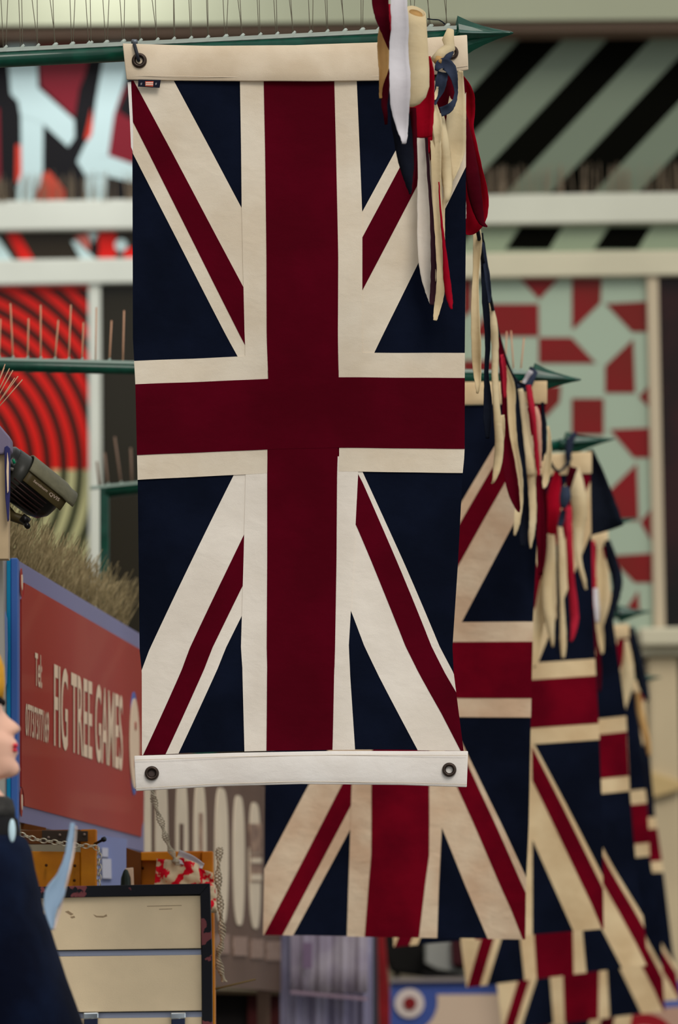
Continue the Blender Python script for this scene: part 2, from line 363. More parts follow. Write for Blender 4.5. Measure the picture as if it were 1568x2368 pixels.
def grid_poly(polys, w_):
    """cut the outlines by a fine grid in flag space, then hang them with the cloth's shape w_(u,v)->point"""
    vs = []; fs = []; idx = {}
    for q in polys:
        q = [to_uv(*p) for p in q]
        for pl in ((1, 0, 1), (-1, 0, 0), (0, 1, 1), (0, -1, 0)):
            if len(q) > 2: q = clip(q, *pl)
        if len(q) < 3: continue
        i0 = int(min(p[0] for p in q)*GX-1e-6); i1 = int(max(p[0] for p in q)*GX-1e-6)
        j0 = int(min(p[1] for p in q)*GY-1e-6); j1 = int(max(p[1] for p in q)*GY-1e-6)
        for i in range(max(i0, 0), min(i1, GX-1)+1):
            col = clip(clip(q, 1, 0, (i+1)/GX), -1, 0, -i/GX)
            if len(col) < 3: continue
            for j in range(max(j0, 0), min(j1, GY-1)+1):
                c_ = clip(col, 0, 1, (j+1)/GY)
                if len(c_) > 2: c_ = clip(c_, 0, -1, -j/GY)
                if len(c_) < 3: continue
                f = []
                for p in c_:
                    key = (round(p[0], 7), round(p[1], 7))
                    if key not in idx: idx[key] = len(vs); vs.append(w_(*p))
                    if not f or f[-1] != idx[key]: f.append(idx[key])
                if f[0] == f[-1]: f.pop()
                if len(f) > 2: fs.append(f)
    return vs, fs
def flag(D, L, R, tl, tr, bl, br, label, cream, seed, amp=.012, bottom_band=None, band=50, wide=False, whitelow=None):
    """L,R: tables v->x px; tl,tr,bl,br rows in px"""
    red = RED if wide else REDF
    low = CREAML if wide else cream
    t = empty('flag', P((L[0][1]+R[0][1])/2, tl-band, D), label, 'flag', 'flags hanging in a row from the poles')
    def W(u, v):
        x = lerp(interp(L, v), interp(R, v), u); y = lerp(lerp(tl, bl, v), lerp(tr, br, v), u)
        if wide:                    # front flag: rows bow slightly
            y += -4*math.sin(math.pi*u)*(1-v)*0+ -6*math.sin(math.pi*u)*v
        k = min(1, v*3)
        dy = amp*k*(math.sin(u*5.3+seed+v*2.1)+.6*math.sin(u*11+seed*2-v*4))+amp*.4*k*math.sin(v*9+u*3+seed)
        dy += .05*(v*v)*math.sin(seed*1.7)
        if wide: dy += .0014*math.sin(u*31+v*5)*k
        return P(x, y, D)+Vector((0, dy, 0))
    def piece(name, polys, mt, th, lab=None):
        vs, fs = grid_poly(polys, W)
        o = mesh(name, vs, fs, mt, t, True); s = o.modifiers.new('thickness', 'SOLIDIFY'); s.thickness = th; s.offset = 0
        es = o.modifiers.new('crisp_edge', 'EDGE_SPLIT'); es.split_angle = math.radians(35)
        if lab: o['label'] = lab
        return o
    piece('navy_field', BASE, NAVY, .0012)
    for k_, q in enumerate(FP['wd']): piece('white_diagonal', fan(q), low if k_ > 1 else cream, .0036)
    for q in FP['rd']: piece('red_diagonal', fan(q), red, .0056)
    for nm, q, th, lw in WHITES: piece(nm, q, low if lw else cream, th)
    for nm, q, th in REDS: piece(nm, q, red, th)
    # folded canvas heading
    def bandmesh(name, outline, mt):
        vs = []; fs = []; n = 30
        for k in range(n+1):
            u = k/n
            for r in range(5):
                x, y, dy = outline(u, r/4); vs.append(P(x, y, D)+Vector((0, dy, 0)))
        fs = [[k*5+r, (k+1)*5+r, (k+1)*5+r+1, k*5+r+1] for k in range(n) for r in range(4)]
        o = mesh(name, vs, fs, mt, t, True); s = o.modifiers.new('thickness', 'SOLIDIFY'); s.thickness = .009; s.offset = 0; bev(o, .002)
        es = o.modifiers.new('crisp_edge', 'EDGE_SPLIT'); es.split_angle = math.radians(50)
        return o
    return t, W, bandmesh

EY = dict(a=0)
def grommet(px, py, D, parent, r=.0165, hole=.008, mt=None):
    vs = []; fs = []; n = 28
    prof = [(hole, .004), (hole, -.002), (hole+.002, -.0045), ((r+hole)/2, -.006), (r-.002, -.0045), (r, 0), (r, .004)]
    c_ = P(px, py, D)
    for k in range(n):
        a = 2*math.pi*k/n
        for rr, dy in prof: vs.append(c_+Vector((rr*math.cos(a), dy, rr*math.sin(a))))
    m_ = len(prof)
    fs = [[k*m_+i, k*m_+i+1, ((k+1) % n)*m_+i+1, ((k+1) % n)*m_+i] for k in range(n) for i in range(m_-1)]
    return mesh('grommet', vs, fs, mt or BRASS, parent, True)

# front flag (hangs 4 cm in front of its pole)
L1 = [((y-V0)/(V1-V0), x) for y, x in XL]; R1 = [((y-V0)/(V1-V0), x) for y, x in XR]
D1 = 9.955
f1, W1, bm1 = flag(D1, L1, R1, 187, 187, 1745, 1735, 'largest and nearest flag, crisp red white and navy cross, hung in front of the others', CREAM, .3, .006, wide=True)
def topb(u, r):
    yt = interp([(0, 103), (.25, 108), (.5, 108), (.75, 100), (.9, 88), (1, 83)], u)
    yb = interp([(0, 186), (.3, 189), (.55, 191), (.75, 188), (.9, 174), (1, 163)], u)
    x = lerp(lerp(284, 1080, u), lerp(293, 1083, u), r)
    return x, lerp(yt, yb, r), -.008-.004*math.sin(math.pi*r)+.004*math.sin(u*9)
def botb(u, r):
    yt = interp([(0, 1749), (.3, 1742), (.6, 1738), (1, 1738)], u)
    yb = interp([(0, 1830), (.25, 1819), (.5, 1814), (.8, 1816), (1, 1821)], u)
    return lerp(lerp(311, 1082, u), lerp(315, 1079, u), r), lerp(yt, yb, r), -.017-.003*math.sin(math.pi*r)+.003*math.sin(u*7+1)
bm1('heading_band', topb, cloth('dirty_canvas', (224, 206, 182), (212, 192, 166), .1, .03, 9))
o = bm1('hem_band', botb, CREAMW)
def stitch(ys, parent, mt, o_=.0125):
    vs, fs = [], []
    tube_geo([P(x, y, D1)+Vector((0, -o_, 0)) for x, y in ys], .0007, 4, vs, fs)
    return mesh('stitching', vs, fs, mt, parent)
THR = mat('sewing_thread', (214, 200, 180), .8)
stitch([(lerp(294, 1081, k/30), topb(k/30, .9)[1]) for k in range(31)], f1, THR)
stitch([(lerp(314, 1079, k/30), botb(k/30, .12)[1]) for k in range(31)], f1, THR, .0255)
stitch([(lerp(314, 1079, k/30), botb(k/30, .93)[1]) for k in range(31)], f1, THR, .0255)
prism('hem_fold', [(295, 190), (303, 189), (308, 300), (308, 352), (303, 340), (300, 270)], D1-.003, .003, CREAMW, f1)
grommet(322, 140, D1-.016, f1, .0175, .008); grommet(351, 1788, D1-.026, f1); grommet(1039, 1780, D1-.026, f1); grommet(1044, 121, D1-.016, f1)
prism('grommet_disc', [(351+9*math.cos(a*.7), 1788+9*math.sin(a*.7)) for a in range(9)], D1-.0245, .004, mat('dark_backing', (70, 58, 54), .7), f1)
# small woven maker's tab with a striped emblem
o = prism('woven_tab', [(320, 184), (372, 185), (369, 203), (319, 200)], D1-.016, .0015, mat('tab_navy', (20, 22, 38), .9), f1)
prism('tab_stripes', [(336, 188), (355, 188), (354, 200), (336, 199)], D1-.0175, .0014, mat('tab_coral', (206, 96, 74), .9), o)
for k in range(2): prism('tab_line', [(337, 190.5+k*4), (354, 190.5+k*4), (354, 192.5+k*4), (337, 192.5+k*4)], D1-.0185, .001, mat('tab_white', (226, 214, 200), .9), o)
for x in (327, 361): prism('tab_mark', [(x-2, 192), (x+2, 191), (x+1, 196), (x-2, 197)], D1-.0175, .0014, mat('tab_grey', (120, 118, 124), .9), o)

def plain_heading(bmf, L, R, tl, tr, band, cream):
    def g(u, r):
        x = lerp(L[0][1]-3, R[0][1]+3, u)
        return x, lerp(lerp(tl-band, tr-band, u), lerp(tl, tr, u), r), -.005-.004*math.sin(math.pi*r)
    return bmf('heading_band', g, cream)
def vt(tb, top, bot): return [((y-top)/(bot-top), x) for y, x in tb]
FL = [
 (12.7, vt([(940, 645), (1440, 630), (1830, 612), (2000, 611), (2165, 608)], 940, 2165), vt([(940, 1262), (1200, 1245), (1440, 1233), (1680, 1228), (1900, 1224), (2040, 1218), (2165, 1217)], 940, 2165), 942, 934, 2162, 2172, 52,
  'second flag of the row, its lower half showing below and right of the nearest flag', 1.1),
 (15.4, vt([(1120, 880), (1600, 895), (2190, 910)], 1120, 2190), vt([(1095, 1365), (1300, 1369), (1530, 1377), (1700, 1386), (1850, 1391), (2148, 1395)], 1095, 2148), 1120, 1095, 2190, 2148, 50,
  'third flag of the row, its right half showing beside the second flag', 2.2),
 (17.5, vt([(1292, 1000), (1700, 1030), (2180, 1065), (2282, 1078)], 1292, 2282), vt([(1262, 1403), (1450, 1420), (1655, 1448), (1830, 1456), (2000, 1470), (2100, 1484), (2232, 1497)], 1262, 2232), 1292, 1262, 2284, 2232, 34,
  'fourth flag of the row, tilted, with its left bottom corner hanging over the blue sign', 3.0),
 (20.0, vt([(1500, 1090), (1900, 1110), (2280, 1148), (2400, 1162)], 1500, 2400), vt([(1475, 1452), (1700, 1475), (1850, 1495), (1985, 1503), (2150, 1528), (2338, 1538)], 1475, 2338), 1500, 1475, 2384, 2338, 32,
  'fifth flag of the row, its hem lowest at the bottom right, behind the tilted fourth', 4.1),
 (22.2, vt([(1620, 1180), (2330, 1235)], 1620, 2330), vt([(1600, 1490), (1880, 1514), (2030, 1536), (2200, 1556), (2312, 1574)], 1600, 2312), 1620, 1600, 2336, 2312, 28,
  'farthest small flag, a narrow blurred sliver at the right end of the row', 5.3),
]
for D, L, R, tl, tr, bl, br, band, lab, sd in FL:
    ft, W_, bf = flag(D, L, R, tl, tr, bl, br, lab, CREAM2 if D > 13 else cloth('warm_cream_cotton', (226, 204, 176), (210, 178, 148), .45), sd, .014)
    plain_heading(bf, L, R, tl, tr, band, CREAM2)

# ---------------------------------------------------------------- green poles with spearhead finials and pigeon spikes
def finial(p, d, R_, ln, parent):
    """concave four-vaned spearhead"""
    d = d.normalized(); up = Vector((0, 0, 1)); up = (up-d*up.dot(d)).normalized(); sd = d.cross(up)
    rings = []
    for t, s in ((-.06, .5), (0, 1), (.1, .86), (.25, .66), (.45, .46), (.65, .3), (.82, .18), (.94, .11), (1, .04)):
        r = []
        for k in range(16):
            a = 2*math.pi*k/16; rad = [1, .62, .42, .62][k % 4]
            rad = lerp(rad, .8, max(0, t)**2)
            r.append(p+d*ln*t+R_*s*rad*(up*math.cos(a)+sd*math.sin(a)))
        rings.append(r)
    o = ring_loft('finial', rings, GREEN, parent); 
    for pl in o.data.polygons: pl.use_smooth = False
    return o
def pole(a, b, r, tip, R_, label, spikes, D, base_mt=CLEAR, wire=.0009, wm=WIRE):
    pa, pb, pt = Vector(a), Vector(b), Vector(tip)
    t = empty('flagpole', pa, label, 'flagpole', 'green flagpoles reaching over the stalls')
    tube('pole', [pa, pb], r, GREEN, t, 20)
    finial(pb, pt-pb, R_, (pt-pb).length, t)
    tube('collar', [pb-(pb-pa).normalized()*.03, pb-(pb-pa).normalized()*.005], r*1.15, GREEN, t, 20)
    if spikes:
        x0 = min(s[0] for s in spikes)-20; x1 = max(s[0] for s in spikes)+20
        def on(x):
            X = (x-784)*D/F; k = (X-pa.x)/(pb.x-pa.x); q = pa.lerp(pb, k); return q+Vector((0, 0, r))
        A, B = on(x0), on(x1)
        vs, fs = prism_v([A+Vector((0, -r*.8, -.003)), B+Vector((0, -r*.8, -.003)), B+Vector((0, -r*.8, .006)), A+Vector((0, -r*.8, .006))], (0, r*1.6, 0))
        mesh('spike_base', vs, fs, base_mt, t)
        for (x, dx, h) in spikes:
            q = on(x); tube('spike', [q, q+Vector((dx*D/F*.3, 0, h*D/F*.33)), q+Vector((dx*D/F, 0, h*D/F))], wire, wm, t, 5)
            if x % 3 < 2: tube('spike_clip', [q+Vector((-.004, -r*.5, .004)), q+Vector((.004, -r*.5, .012))], .003, base_mt, t, 6)
    return t
DP = 10.0
sp1 = []
for i in range(-1, 27):
    x = 8+i*39.4; random.seed(i+50)
    sp1.append((x, random.choice((-9, -5, -1, -7)), 150)); sp1.append((x+random.uniform(1, 6), random.choice((2, -3, 6, -18)), 148))
pe = Vector(P(1062, 86, DP)); pw = P(0, 138, DP); k = (-2.56-pw.x)/(pe.x-pw.x)
pole(pw.lerp(pe, k), pe, .0182, P(1187, 76, DP), .05, 'nearest green flagpole at the top, carrying the largest flag', sp1, DP)
# strap through the heading of the front flag, round the pole
t = empty('hanging_strap', P(318, 120, 9.93), 'short black strap looping through the left eyelet of the nearest flag', 'strap')
tube('strap', [P(310, 100, 9.97), P(311, 104, 9.935), P(316, 122, 9.928), P(320, 138, 9.93), P(322, 142, 9.95)], .0042, BLACKH, t, 8)
tube('buckle', [P(306, 97, 9.96), P(316, 97, 9.955)], .006, mat('grey_buckle', (110, 116, 124), .4, metal=.5), t, 8)
sp2 = [(-2, 3, 95), (30, -6, 132), (64, 2, 98), (94, 0, 130), (127, 8, 96), (159, 5, 132), (190, 3, 92), (221, 2, 128), (253, 5, 98), (284, 3, 122), (1188, -6, 98), (1204, 8, 82), (1168, 4, 96), (1140, 3, 92)]
D2 = 12.74
pe = P(1236, 877, D2); pw = P(0, 846, D2); k = (-2.56-pw.x)/(pe.x-pw.x)
pole(pw.lerp(pe, k), pe, .0165, P(1344, 878, D2), .048, 'second green flagpole crossing the ringed window at mid height', sp2, D2, mat('pale_spike_base', (150, 168, 158), .4), .0024, WIREP)
D3 = 15.44
pe = P(1312, 1028, D3); pw = P(243, 1139, D3)
pole(pw, pe, .02, P(1422, 1015, D3), .046, 'third green flagpole, tip above the third flag, held by a corner post', [(250, -8, 78), (280, -15, 112), (305, -3, 84), (230, -6, 60)], D3, mat('pale_spike_base', (150, 168, 158), .4), .004, mat('brown_spike_wire', (120, 96, 80), .5))
for j, (D, x0, pbx, pby, tx, ty, R_) in enumerate([(17.54, 440, 1395, 1212, 1474, 1198, .034), (20.04, 465, 1432, 1420, 1506, 1414, .042), (22.24, 488, 1476, 1570, 1530, 1566, .034)]):
    pole(P(x0, pby+30, D), P(pbx, pby, D), .018, P(tx, ty, D), R_, ['fourth green flagpole, its tip almost hidden by dark ribbons', 'fifth green flagpole, dark tip just above the white cornice', 'farthest green flagpole at the right end of the row'][j], None, D)
    t = box('pole_post', P(x0, 0, D).x-.025, P(x0, 0, D).x+.025, D-.02, D+.03, 0, P(0, pby+30, D).z+.02, GREEN)
    tag(t, ['green upright post carrying the fourth flagpole, hidden behind the nearest flag', 'green upright post carrying the fifth flagpole, hidden behind the nearest flag', 'green upright post carrying the farthest flagpole, hidden behind the nearest flag'][j], 'post', 'green posts behind the nearest flag')
o = box('corner_post', P(231, 0, D3).x, P(252, 0, D3).x, D3-.016, D3+.016, 0, P(0, 1128, D3).z, GREEN, bevel=.003)
tag(o, 'upright green square post at the left end of the third flagpole', 'post')

# ---------------------------------------------------------------- ribbons
def ribbon(pts, D, mt, parent, name='ribbon', curl=.35, D2=None, thick=.0011, seed=0, twist=0, wave=.006):
    """strip of torn cotton: pts (x, y, width) in px along its length, cupped across and waving in depth"""
    pts = catmull(pts, 6); n = len(pts); m_ = 7; vs = []; fs = []
    rnd = random.Random(seed*31+len(pts)+int(pts[0][0]*7)); ph = rnd.uniform(0, 6); sg = rnd.choice((-1, 1))
    for i, (x, y, w_) in enumerate(pts):
        a = pts[min(i+1, n-1)]; b = pts[max(i-1, 0)]; dx, dy = a[0]-b[0], a[1]-b[1]; l = math.hypot(dx, dy) or 1
        nx, ny = dy/l, -dx/l; Dd = D if D2 is None else lerp(D, D2, i/(n-1)); w_ = max(w_, .6)
        fray = rnd.uniform(-.6, .6)
        for k in range(m_):
            s = k/(m_-1)-.5; wm = w_*Dd/F
            q = P(x+nx*s*w_+fray*(abs(s) > .45), y+ny*s*w_, Dd)
            dep = sg*curl*wm*(4*s*s-.5)+wave*math.sin(i*.35+ph)+twist*wm*s*math.sin(i*.25+ph)
            vs.append(q+Vector((0, dep, 0)))
    fs = [[i*m_+k, i*m_+k+1, (i+1)*m_+k+1, (i+1)*m_+k] for i in range(n-1) for k in range(m_-1)]
    o = mesh(name, vs, fs, mt, parent, True); s = o.modifiers.new('thickness', 'SOLIDIFY'); s.thickness = thick; s.offset = 0
    return o
def cord(a, mt, parent, r=.0035):
    tube('cord', [P(*q) for q in catmull(a, 6)], r, mt, parent, 8)
def bunting(loc, label): return empty('rag_bunting', loc, label, 'bunting', 'rag buntings tied between the pole tips')

b0 = bunting(P(925, -60, 9.3), 'nearest rag bunting hanging at the top edge, white strip and cream roll in front')
cord([(905, -60, 9.3), (912, -20, 9.3), (925, 20, 9.32), (955, 60, 9.34)], NAVYR, b0)
ribbon([(878, -60, 34), (879, 0, 38), (884, 40, 32), (893, 78, 20), (902, 114, 5)], 9.28, MAROON, b0)
ribbon([(904, 10, 16), (906, 60, 12), (905, 100, 8), (903, 122, 3)], 9.32, PINK, b0)
ribbon([(894, 20, 18), (888, 80, 26), (886, 120, 26), (887, 160, 22), (881, 200, 8), (880, 226, 6)], 9.36, RTAN, b0)  # tan puts the shade on this strip's side into its colour
ribbon([(926, -60, 38), (922, 0, 38), (925, 60, 40), (922, 120, 44), (925, 180, 48), (925, 240, 44), (930, 290, 28), (934, 318, 16), (934, 333, 9)], 9.22, RWHITE, b0, curl=.25)
ribbon([(990, 130, 10), (986, 170, 36), (976, 230, 56), (975, 280, 54), (974, 318, 48)], 9.4, RED2, b0, curl=.5)
ribbon([(918, 200, 30), (926, 270, 44), (934, 330, 42), (940, 380, 34), (945, 420, 18), (949, 448, 4)], 9.36, NAVYR, b0)
ribbon([(955, 250, 14), (957, 330, 14), (956, 390, 10), (951, 440, 4)], 9.38, MAROON, b0)
ribbon([(896, 160, 10), (892, 200, 16), (889, 240, 14), (892, 270, 9), (893, 287, 6)], 9.38, MAROON, b0)
# cream roll: an open tube of cloth
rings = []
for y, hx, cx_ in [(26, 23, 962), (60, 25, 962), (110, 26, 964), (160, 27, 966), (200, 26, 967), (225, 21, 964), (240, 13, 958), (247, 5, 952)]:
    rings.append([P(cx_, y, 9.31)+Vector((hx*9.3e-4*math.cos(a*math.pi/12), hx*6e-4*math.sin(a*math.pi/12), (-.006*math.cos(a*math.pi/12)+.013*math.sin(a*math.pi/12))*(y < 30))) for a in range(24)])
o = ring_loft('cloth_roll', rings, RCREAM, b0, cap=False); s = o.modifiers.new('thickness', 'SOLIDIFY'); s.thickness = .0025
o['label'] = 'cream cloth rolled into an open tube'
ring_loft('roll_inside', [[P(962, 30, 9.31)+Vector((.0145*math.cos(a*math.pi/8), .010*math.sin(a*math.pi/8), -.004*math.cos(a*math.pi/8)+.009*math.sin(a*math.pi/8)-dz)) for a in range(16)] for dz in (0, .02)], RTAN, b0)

b1 = bunting(P(1042, 90, 9.92), 'rag bunting knotted at the tip of the nearest pole, strips over the flag corner')
D = 9.90
o = tube('knot', [P(1042, 68, D), P(1036, 92, D), P(1040, 110, D), P(1022, 124, D-.005), P(1008, 142, D-.01)], [.008, .014, .014, .013, .014], RCREAM, b1, 12); o['label'] = 'cream knotted end'
tube('knot_core', [P(1016, 134, D-.02), P(1012, 146, D-.024)], .009, RTAN, b1, 10)
ribbon([(1030, 58, 2), (1015, 46, 2), (1000, 44, 2), (988, 45, 2)], 9.97, NAVYR, b1, 'loose_thread')
tube('knot', [P(1044, 120, D), P(1036, 132, D-.01), P(1030, 140, D-.02)], [.006, .008, .006], NAVY2, b1, 10)
ribbon([(1009, 164, 8), (1016, 152, 20), (1028, 147, 28), (1042, 160, 26), (1051, 186, 15), (1055, 212, 8), (1050, 236, 11), (1037, 252, 20), (1019, 258, 22)], D-.03, NAVY2, b1, 'loop', curl=.2)
ribbon([(1024, 166, 22), (1021, 185, 26), (1016, 208, 22), (1008, 228, 12), (1003, 242, 12)], D-.022, NAVY2, b1)
ribbon([(1012, 200, 4), (1008, 220, 8), (1005, 232, 3)], D-.026, RCREAM, b1)
ribbon([(1046, 165, 20), (1043, 200, 24), (1040, 250, 18), (1036, 270, 8)], D+.02, MAROON, b1)
ribbon([(1066, 164, 10), (1060, 200, 28), (1056, 250, 42), (1054, 300, 46), (1054, 345, 44), (1047, 390, 28), (1040, 425, 10), (1037, 440, 3)], D+.012, RCREAM, b1, curl=.2)
ribbon([(1018, 262, 16), (1024, 320, 26), (1030, 370, 28), (1035, 420, 24), (1034, 455, 16), (1026, 478, 8), (1025, 540, 8), (1026, 600, 3)], D-.005, RCREAM, b1)
ribbon([(1004, 250, 18), (1006, 300, 24), (1008, 350, 24), (1010, 430, 22), (1013, 520, 24), (1018, 620, 24), (1017, 680, 20), (1010, 720, 14), (1006, 742, 8)], D-.012, RCREAM, b1, curl=.25)
ribbon([(970, 230, 14), (974, 300, 22), (980, 380, 28), (981, 480, 32), (983, 580, 34), (987, 640, 26), (993, 680, 14), (997, 704, 4)], D+.004, cloth('ribbon_ivory_cotton', (228, 218, 206), (216, 204, 190), .25, .12), b1, curl=.2)
ribbon([(984, 300, 6), (991, 400, 6), (997, 480, 7), (1002, 580, 11), (1003, 640, 13), (1000, 690, 12), (998, 706, 8)], D-.022, mat('dark_maroon_edge', (40, 12, 22), .9), b1)
ribbon([(1015, 420, 2), (1020, 500, 4), (1027, 570, 7), (1033, 640, 15), (1040, 690, 14), (1044, 716, 4)], D-.024, RED2, b1)
ribbon([(1006, 240, 8), (1010, 280, 22), (1012, 320, 16), (1009, 354, 3)], D-.02, RCREAM, b1)
ribbon([(986, 270, 10), (992, 310, 15), (992, 335, 12), (990, 354, 4)], D-.018, RED2, b1)
ribbon([(1060, 170, 10), (1076, 215, 36), (1078, 260, 40), (1078, 300, 34), (1090, 380, 44), (1102, 450, 52), (1102, 500, 48), (1090, 528, 34), (1078, 540, 6)], 10.06, RED2, b1, curl=.5)
ribbon([(1074, 260, 8), (1084, 330, 22), (1092, 400, 32), (1100, 460, 30), (1112, 508, 16), (1127, 524, 3)], 10.02, MAROON, b1, curl=.2)  # maroon stands in for the shaded fold of the red pennant

b2 = bunting(P(1140, 700, 11.5), 'second rag bunting running down from the nearest pole tip to the second pole tip')
cord([(1085, 430, 10.1), (1104, 530, 10.4), (1130, 670, 11.1), (1160, 800, 12.0), (1190, 875, 12.5), (1222, 893, 12.6)], NAVYR, b2, .005)
for pts, D, mt_ in [
 ([(1100, 500, 12), (1104, 560, 20), (1101, 630, 14), (1099, 700, 18), (1101, 800, 22), (1104, 860, 18), (1105, 890, 12), (1104, 910, 5)], 10.5, RCREAM),
 ([(1112, 540, 8), (1119, 600, 14), (1123, 700, 16), (1128, 780, 13), (1125, 860, 10), (1128, 920, 18), (1128, 970, 20), (1128, 1014, 8)], 10.8, NAVYR),
 ([(1116, 560, 5), (1125, 630, 12), (1131, 675, 10), (1132, 700, 4)], 10.75, NAVY2),
 ([(1132, 688, 6), (1140, 750, 20), (1145, 800, 16), (1145, 880, 15), (1150, 960, 16), (1155, 1030, 20), (1150, 1080, 18), (1142, 1110, 8), (1137, 1118, 3)], 11.4, RCREAM),
 ([(1160, 960, 12), (1162, 1000, 10), (1160, 1040, 5)], 11.5, RCREAM),
 ([(1152, 780, 8), (1162, 840, 17), (1166, 920, 12), (1170, 1000, 15), (1177, 1070, 28), (1186, 1130, 28), (1196, 1170, 14), (1201, 1184, 3)], 11.8, RED),
 ([(1160, 820, 6), (1166, 860, 10), (1168, 920, 6)], 11.76, PINK),
 ([(1168, 845, 5), (1179, 895, 24), (1181, 960, 22), (1187, 1030, 20), (1198, 1100, 20), (1200, 1160, 18), (1195, 1210, 14), (1190, 1238, 4)], 12.2, RCREAM),
 ([(1190, 880, 10), (1197, 960, 15), (1204, 1040, 18), (1212, 1130, 18), (1213, 1200, 22), (1211, 1240, 18), (1208, 1264, 10)], 12.4, NAVYR),
 ([(1202, 900, 14), (1212, 960, 20), (1220, 1030, 22), (1228, 1090, 26), (1230, 1110, 18), (1230, 1180, 22), (1229, 1230, 16), (1227, 1268, 3)], 12.5, RCREAM),
 ([(1198, 905, 10), (1196, 940, 8), (1200, 990, 3)], 12.52, RTAN),
 ([(1222, 890, 12), (1228, 930, 15), (1236, 990, 10), (1242, 1060, 10), (1246, 1100, 6)], 12.48, PINK),
 ([(1236, 940, 14), (1244, 970, 14), (1246, 1030, 12), (1250, 1082, 5)], 12.56, cloth('pale_pink_cotton', (222, 170, 150), (208, 150, 128), .4, .25)),
 ([(1254, 930, 6), (1258, 980, 12), (1258, 1030, 10), (1254, 1066, 4)], 12.6, NAVYR),
 ([(1268, 985, 5), (1270, 1030, 10), (1267, 1080, 15), (1261, 1115, 14), (1257, 1130, 4)], 12.7, RCREAM),
 ([(1232, 960, 4), (1240, 1060, 8), (1248, 1150, 14), (1250, 1240, 18), (1250, 1330, 10)], 12.66, RED)]:
    ribbon(pts, D, mt_, b2, seed=int(D*10), twist=.3)
ribbon([(1228, 858, 10), (1222, 872, 16), (1214, 888, 14), (1211, 896, 8)], 12.66, RWHITE, b2, 'knot')
tube('knot', [P(1184, 878, 12.6), P(1200, 898, 12.6), P(1220, 896, 12.6), P(1238, 862, 12.68), P(1228, 852, 12.72)], [.008, .014, .012, .007, .006], NAVY2, b2, 10)

b3 = bunting(P(1290, 1100, 14), 'third rag bunting between the second and third pole tips, with a broad dark pennant')
cord([(1222, 893, 12.7), (1262, 1040, 13.6), (1290, 1090, 14.5), (1320, 1060, 15.3)], NAVYR, b3, .005)
for pts, D, mt_ in [
 ([(1288, 1090, 12), (1284, 1130, 30), (1276, 1190, 38), (1268, 1235, 26)], 14.6, RED2),
 ([(1256, 1100, 8), (1256, 1180, 20), (1254, 1280, 20), (1246, 1340, 10)], 14.3, MAROON),
 ([(1275, 1235, 14), (1274, 1290, 24), (1268, 1380, 30), (1272, 1440, 22), (1279, 1496, 4)], 14.7, RCREAM),
 ([(1262, 1300, 8), (1252, 1400, 24), (1244, 1470, 18), (1236, 1545, 5)], 14.75, RCREAM),
 ([(1288, 1260, 4), (1290, 1340, 6), (1291, 1440, 7), (1290, 1510, 3)], 14.72, NAVYR),
 ([(1295, 1210, 10), (1299, 1280, 17), (1296, 1350, 14), (1300, 1430, 16), (1303, 1490, 15), (1302, 1522, 8)], 14.8, RCREAM),
 ([(1314, 1170, 18), (1316, 1240, 16), (1320, 1330, 16), (1329, 1420, 20), (1326, 1460, 14), (1320, 1484, 5)], 14.9, PINK),
 ([(1308, 1125, 18), (1307, 1150, 26), (1303, 1175, 12)], 14.5, NAVY2),
 ([(1304, 1180, 12), (1299, 1200, 14), (1294, 1218, 10)], 14.55, NAVY2),
 ([(1326, 1080, 20), (1318, 1110, 16), (1309, 1150, 8)], 14.95, MAROON),
 ([(1334, 1080, 12), (1336, 1130, 34), (1341, 1180, 34), (1338, 1230, 24), (1338, 1290, 14), (1350, 1340, 10), (1356, 1363, 4)], 15.05, RCREAM),
 ([(1364, 1040, 14), (1372, 1090, 44), (1384, 1150, 66), (1394, 1205, 82), (1400, 1228, 86)], 15.5, NAVYR)]:
    ribbon(pts, D, mt_, b3, seed=int(D*10), twist=.2)
tube('knot', [P(1330, 1002, 15.38), P(1318, 1020, 15.36), P(1314, 1050, 15.37), P(1314, 1078, 15.37)], [.008, .014, .012, .006], NAVY2, b3, 10)

b4 = bunting(P(1385, 1260, 16.8), 'fourth rag bunting below the third pole tip, cream tail over dark strips')
cord([(1322, 1030, 15.5), (1350, 1130, 16), (1380, 1220, 17), (1398, 1214, 17.4)], NAVYR, b4, .005)
for pts, D, mt_ in [
 ([(1386, 1262, 10), (1390, 1320, 24), (1388, 1380, 28), (1386, 1430, 18), (1390, 1480, 14), (1393, 1512, 5)], 16.9, RCREAM),
 ([(1371, 1250, 10), (1372, 1310, 12), (1373, 1370, 14), (1374, 1410, 8)], 16.8, PINK),
 ([(1378, 1360, 10), (1380, 1400, 12), (1382, 1440, 8)], 16.7, RWHITE),
 ([(1404, 1250, 14), (1414, 1290, 24), (1428, 1340, 24), (1424, 1380, 20), (1412, 1430, 14), (1410, 1500, 8)], 17.3, NAVYR),
 ([(1374, 1260, 10), (1372, 1420, 10), (1384, 1520, 12), (1386, 1600, 6)], 17.1, MAROON)]:
    ribbon(pts, D, mt_, b4, seed=int(D*10), twist=.2)
b5 = bunting(P(1450, 1480, 19.5), 'farthest rag bunting beside the white cornice, narrow dark and cream tails')
cord([(1400, 1214, 17.6), (1425, 1400, 18.6), (1440, 1424, 19.9)], NAVYR, b5, .005)
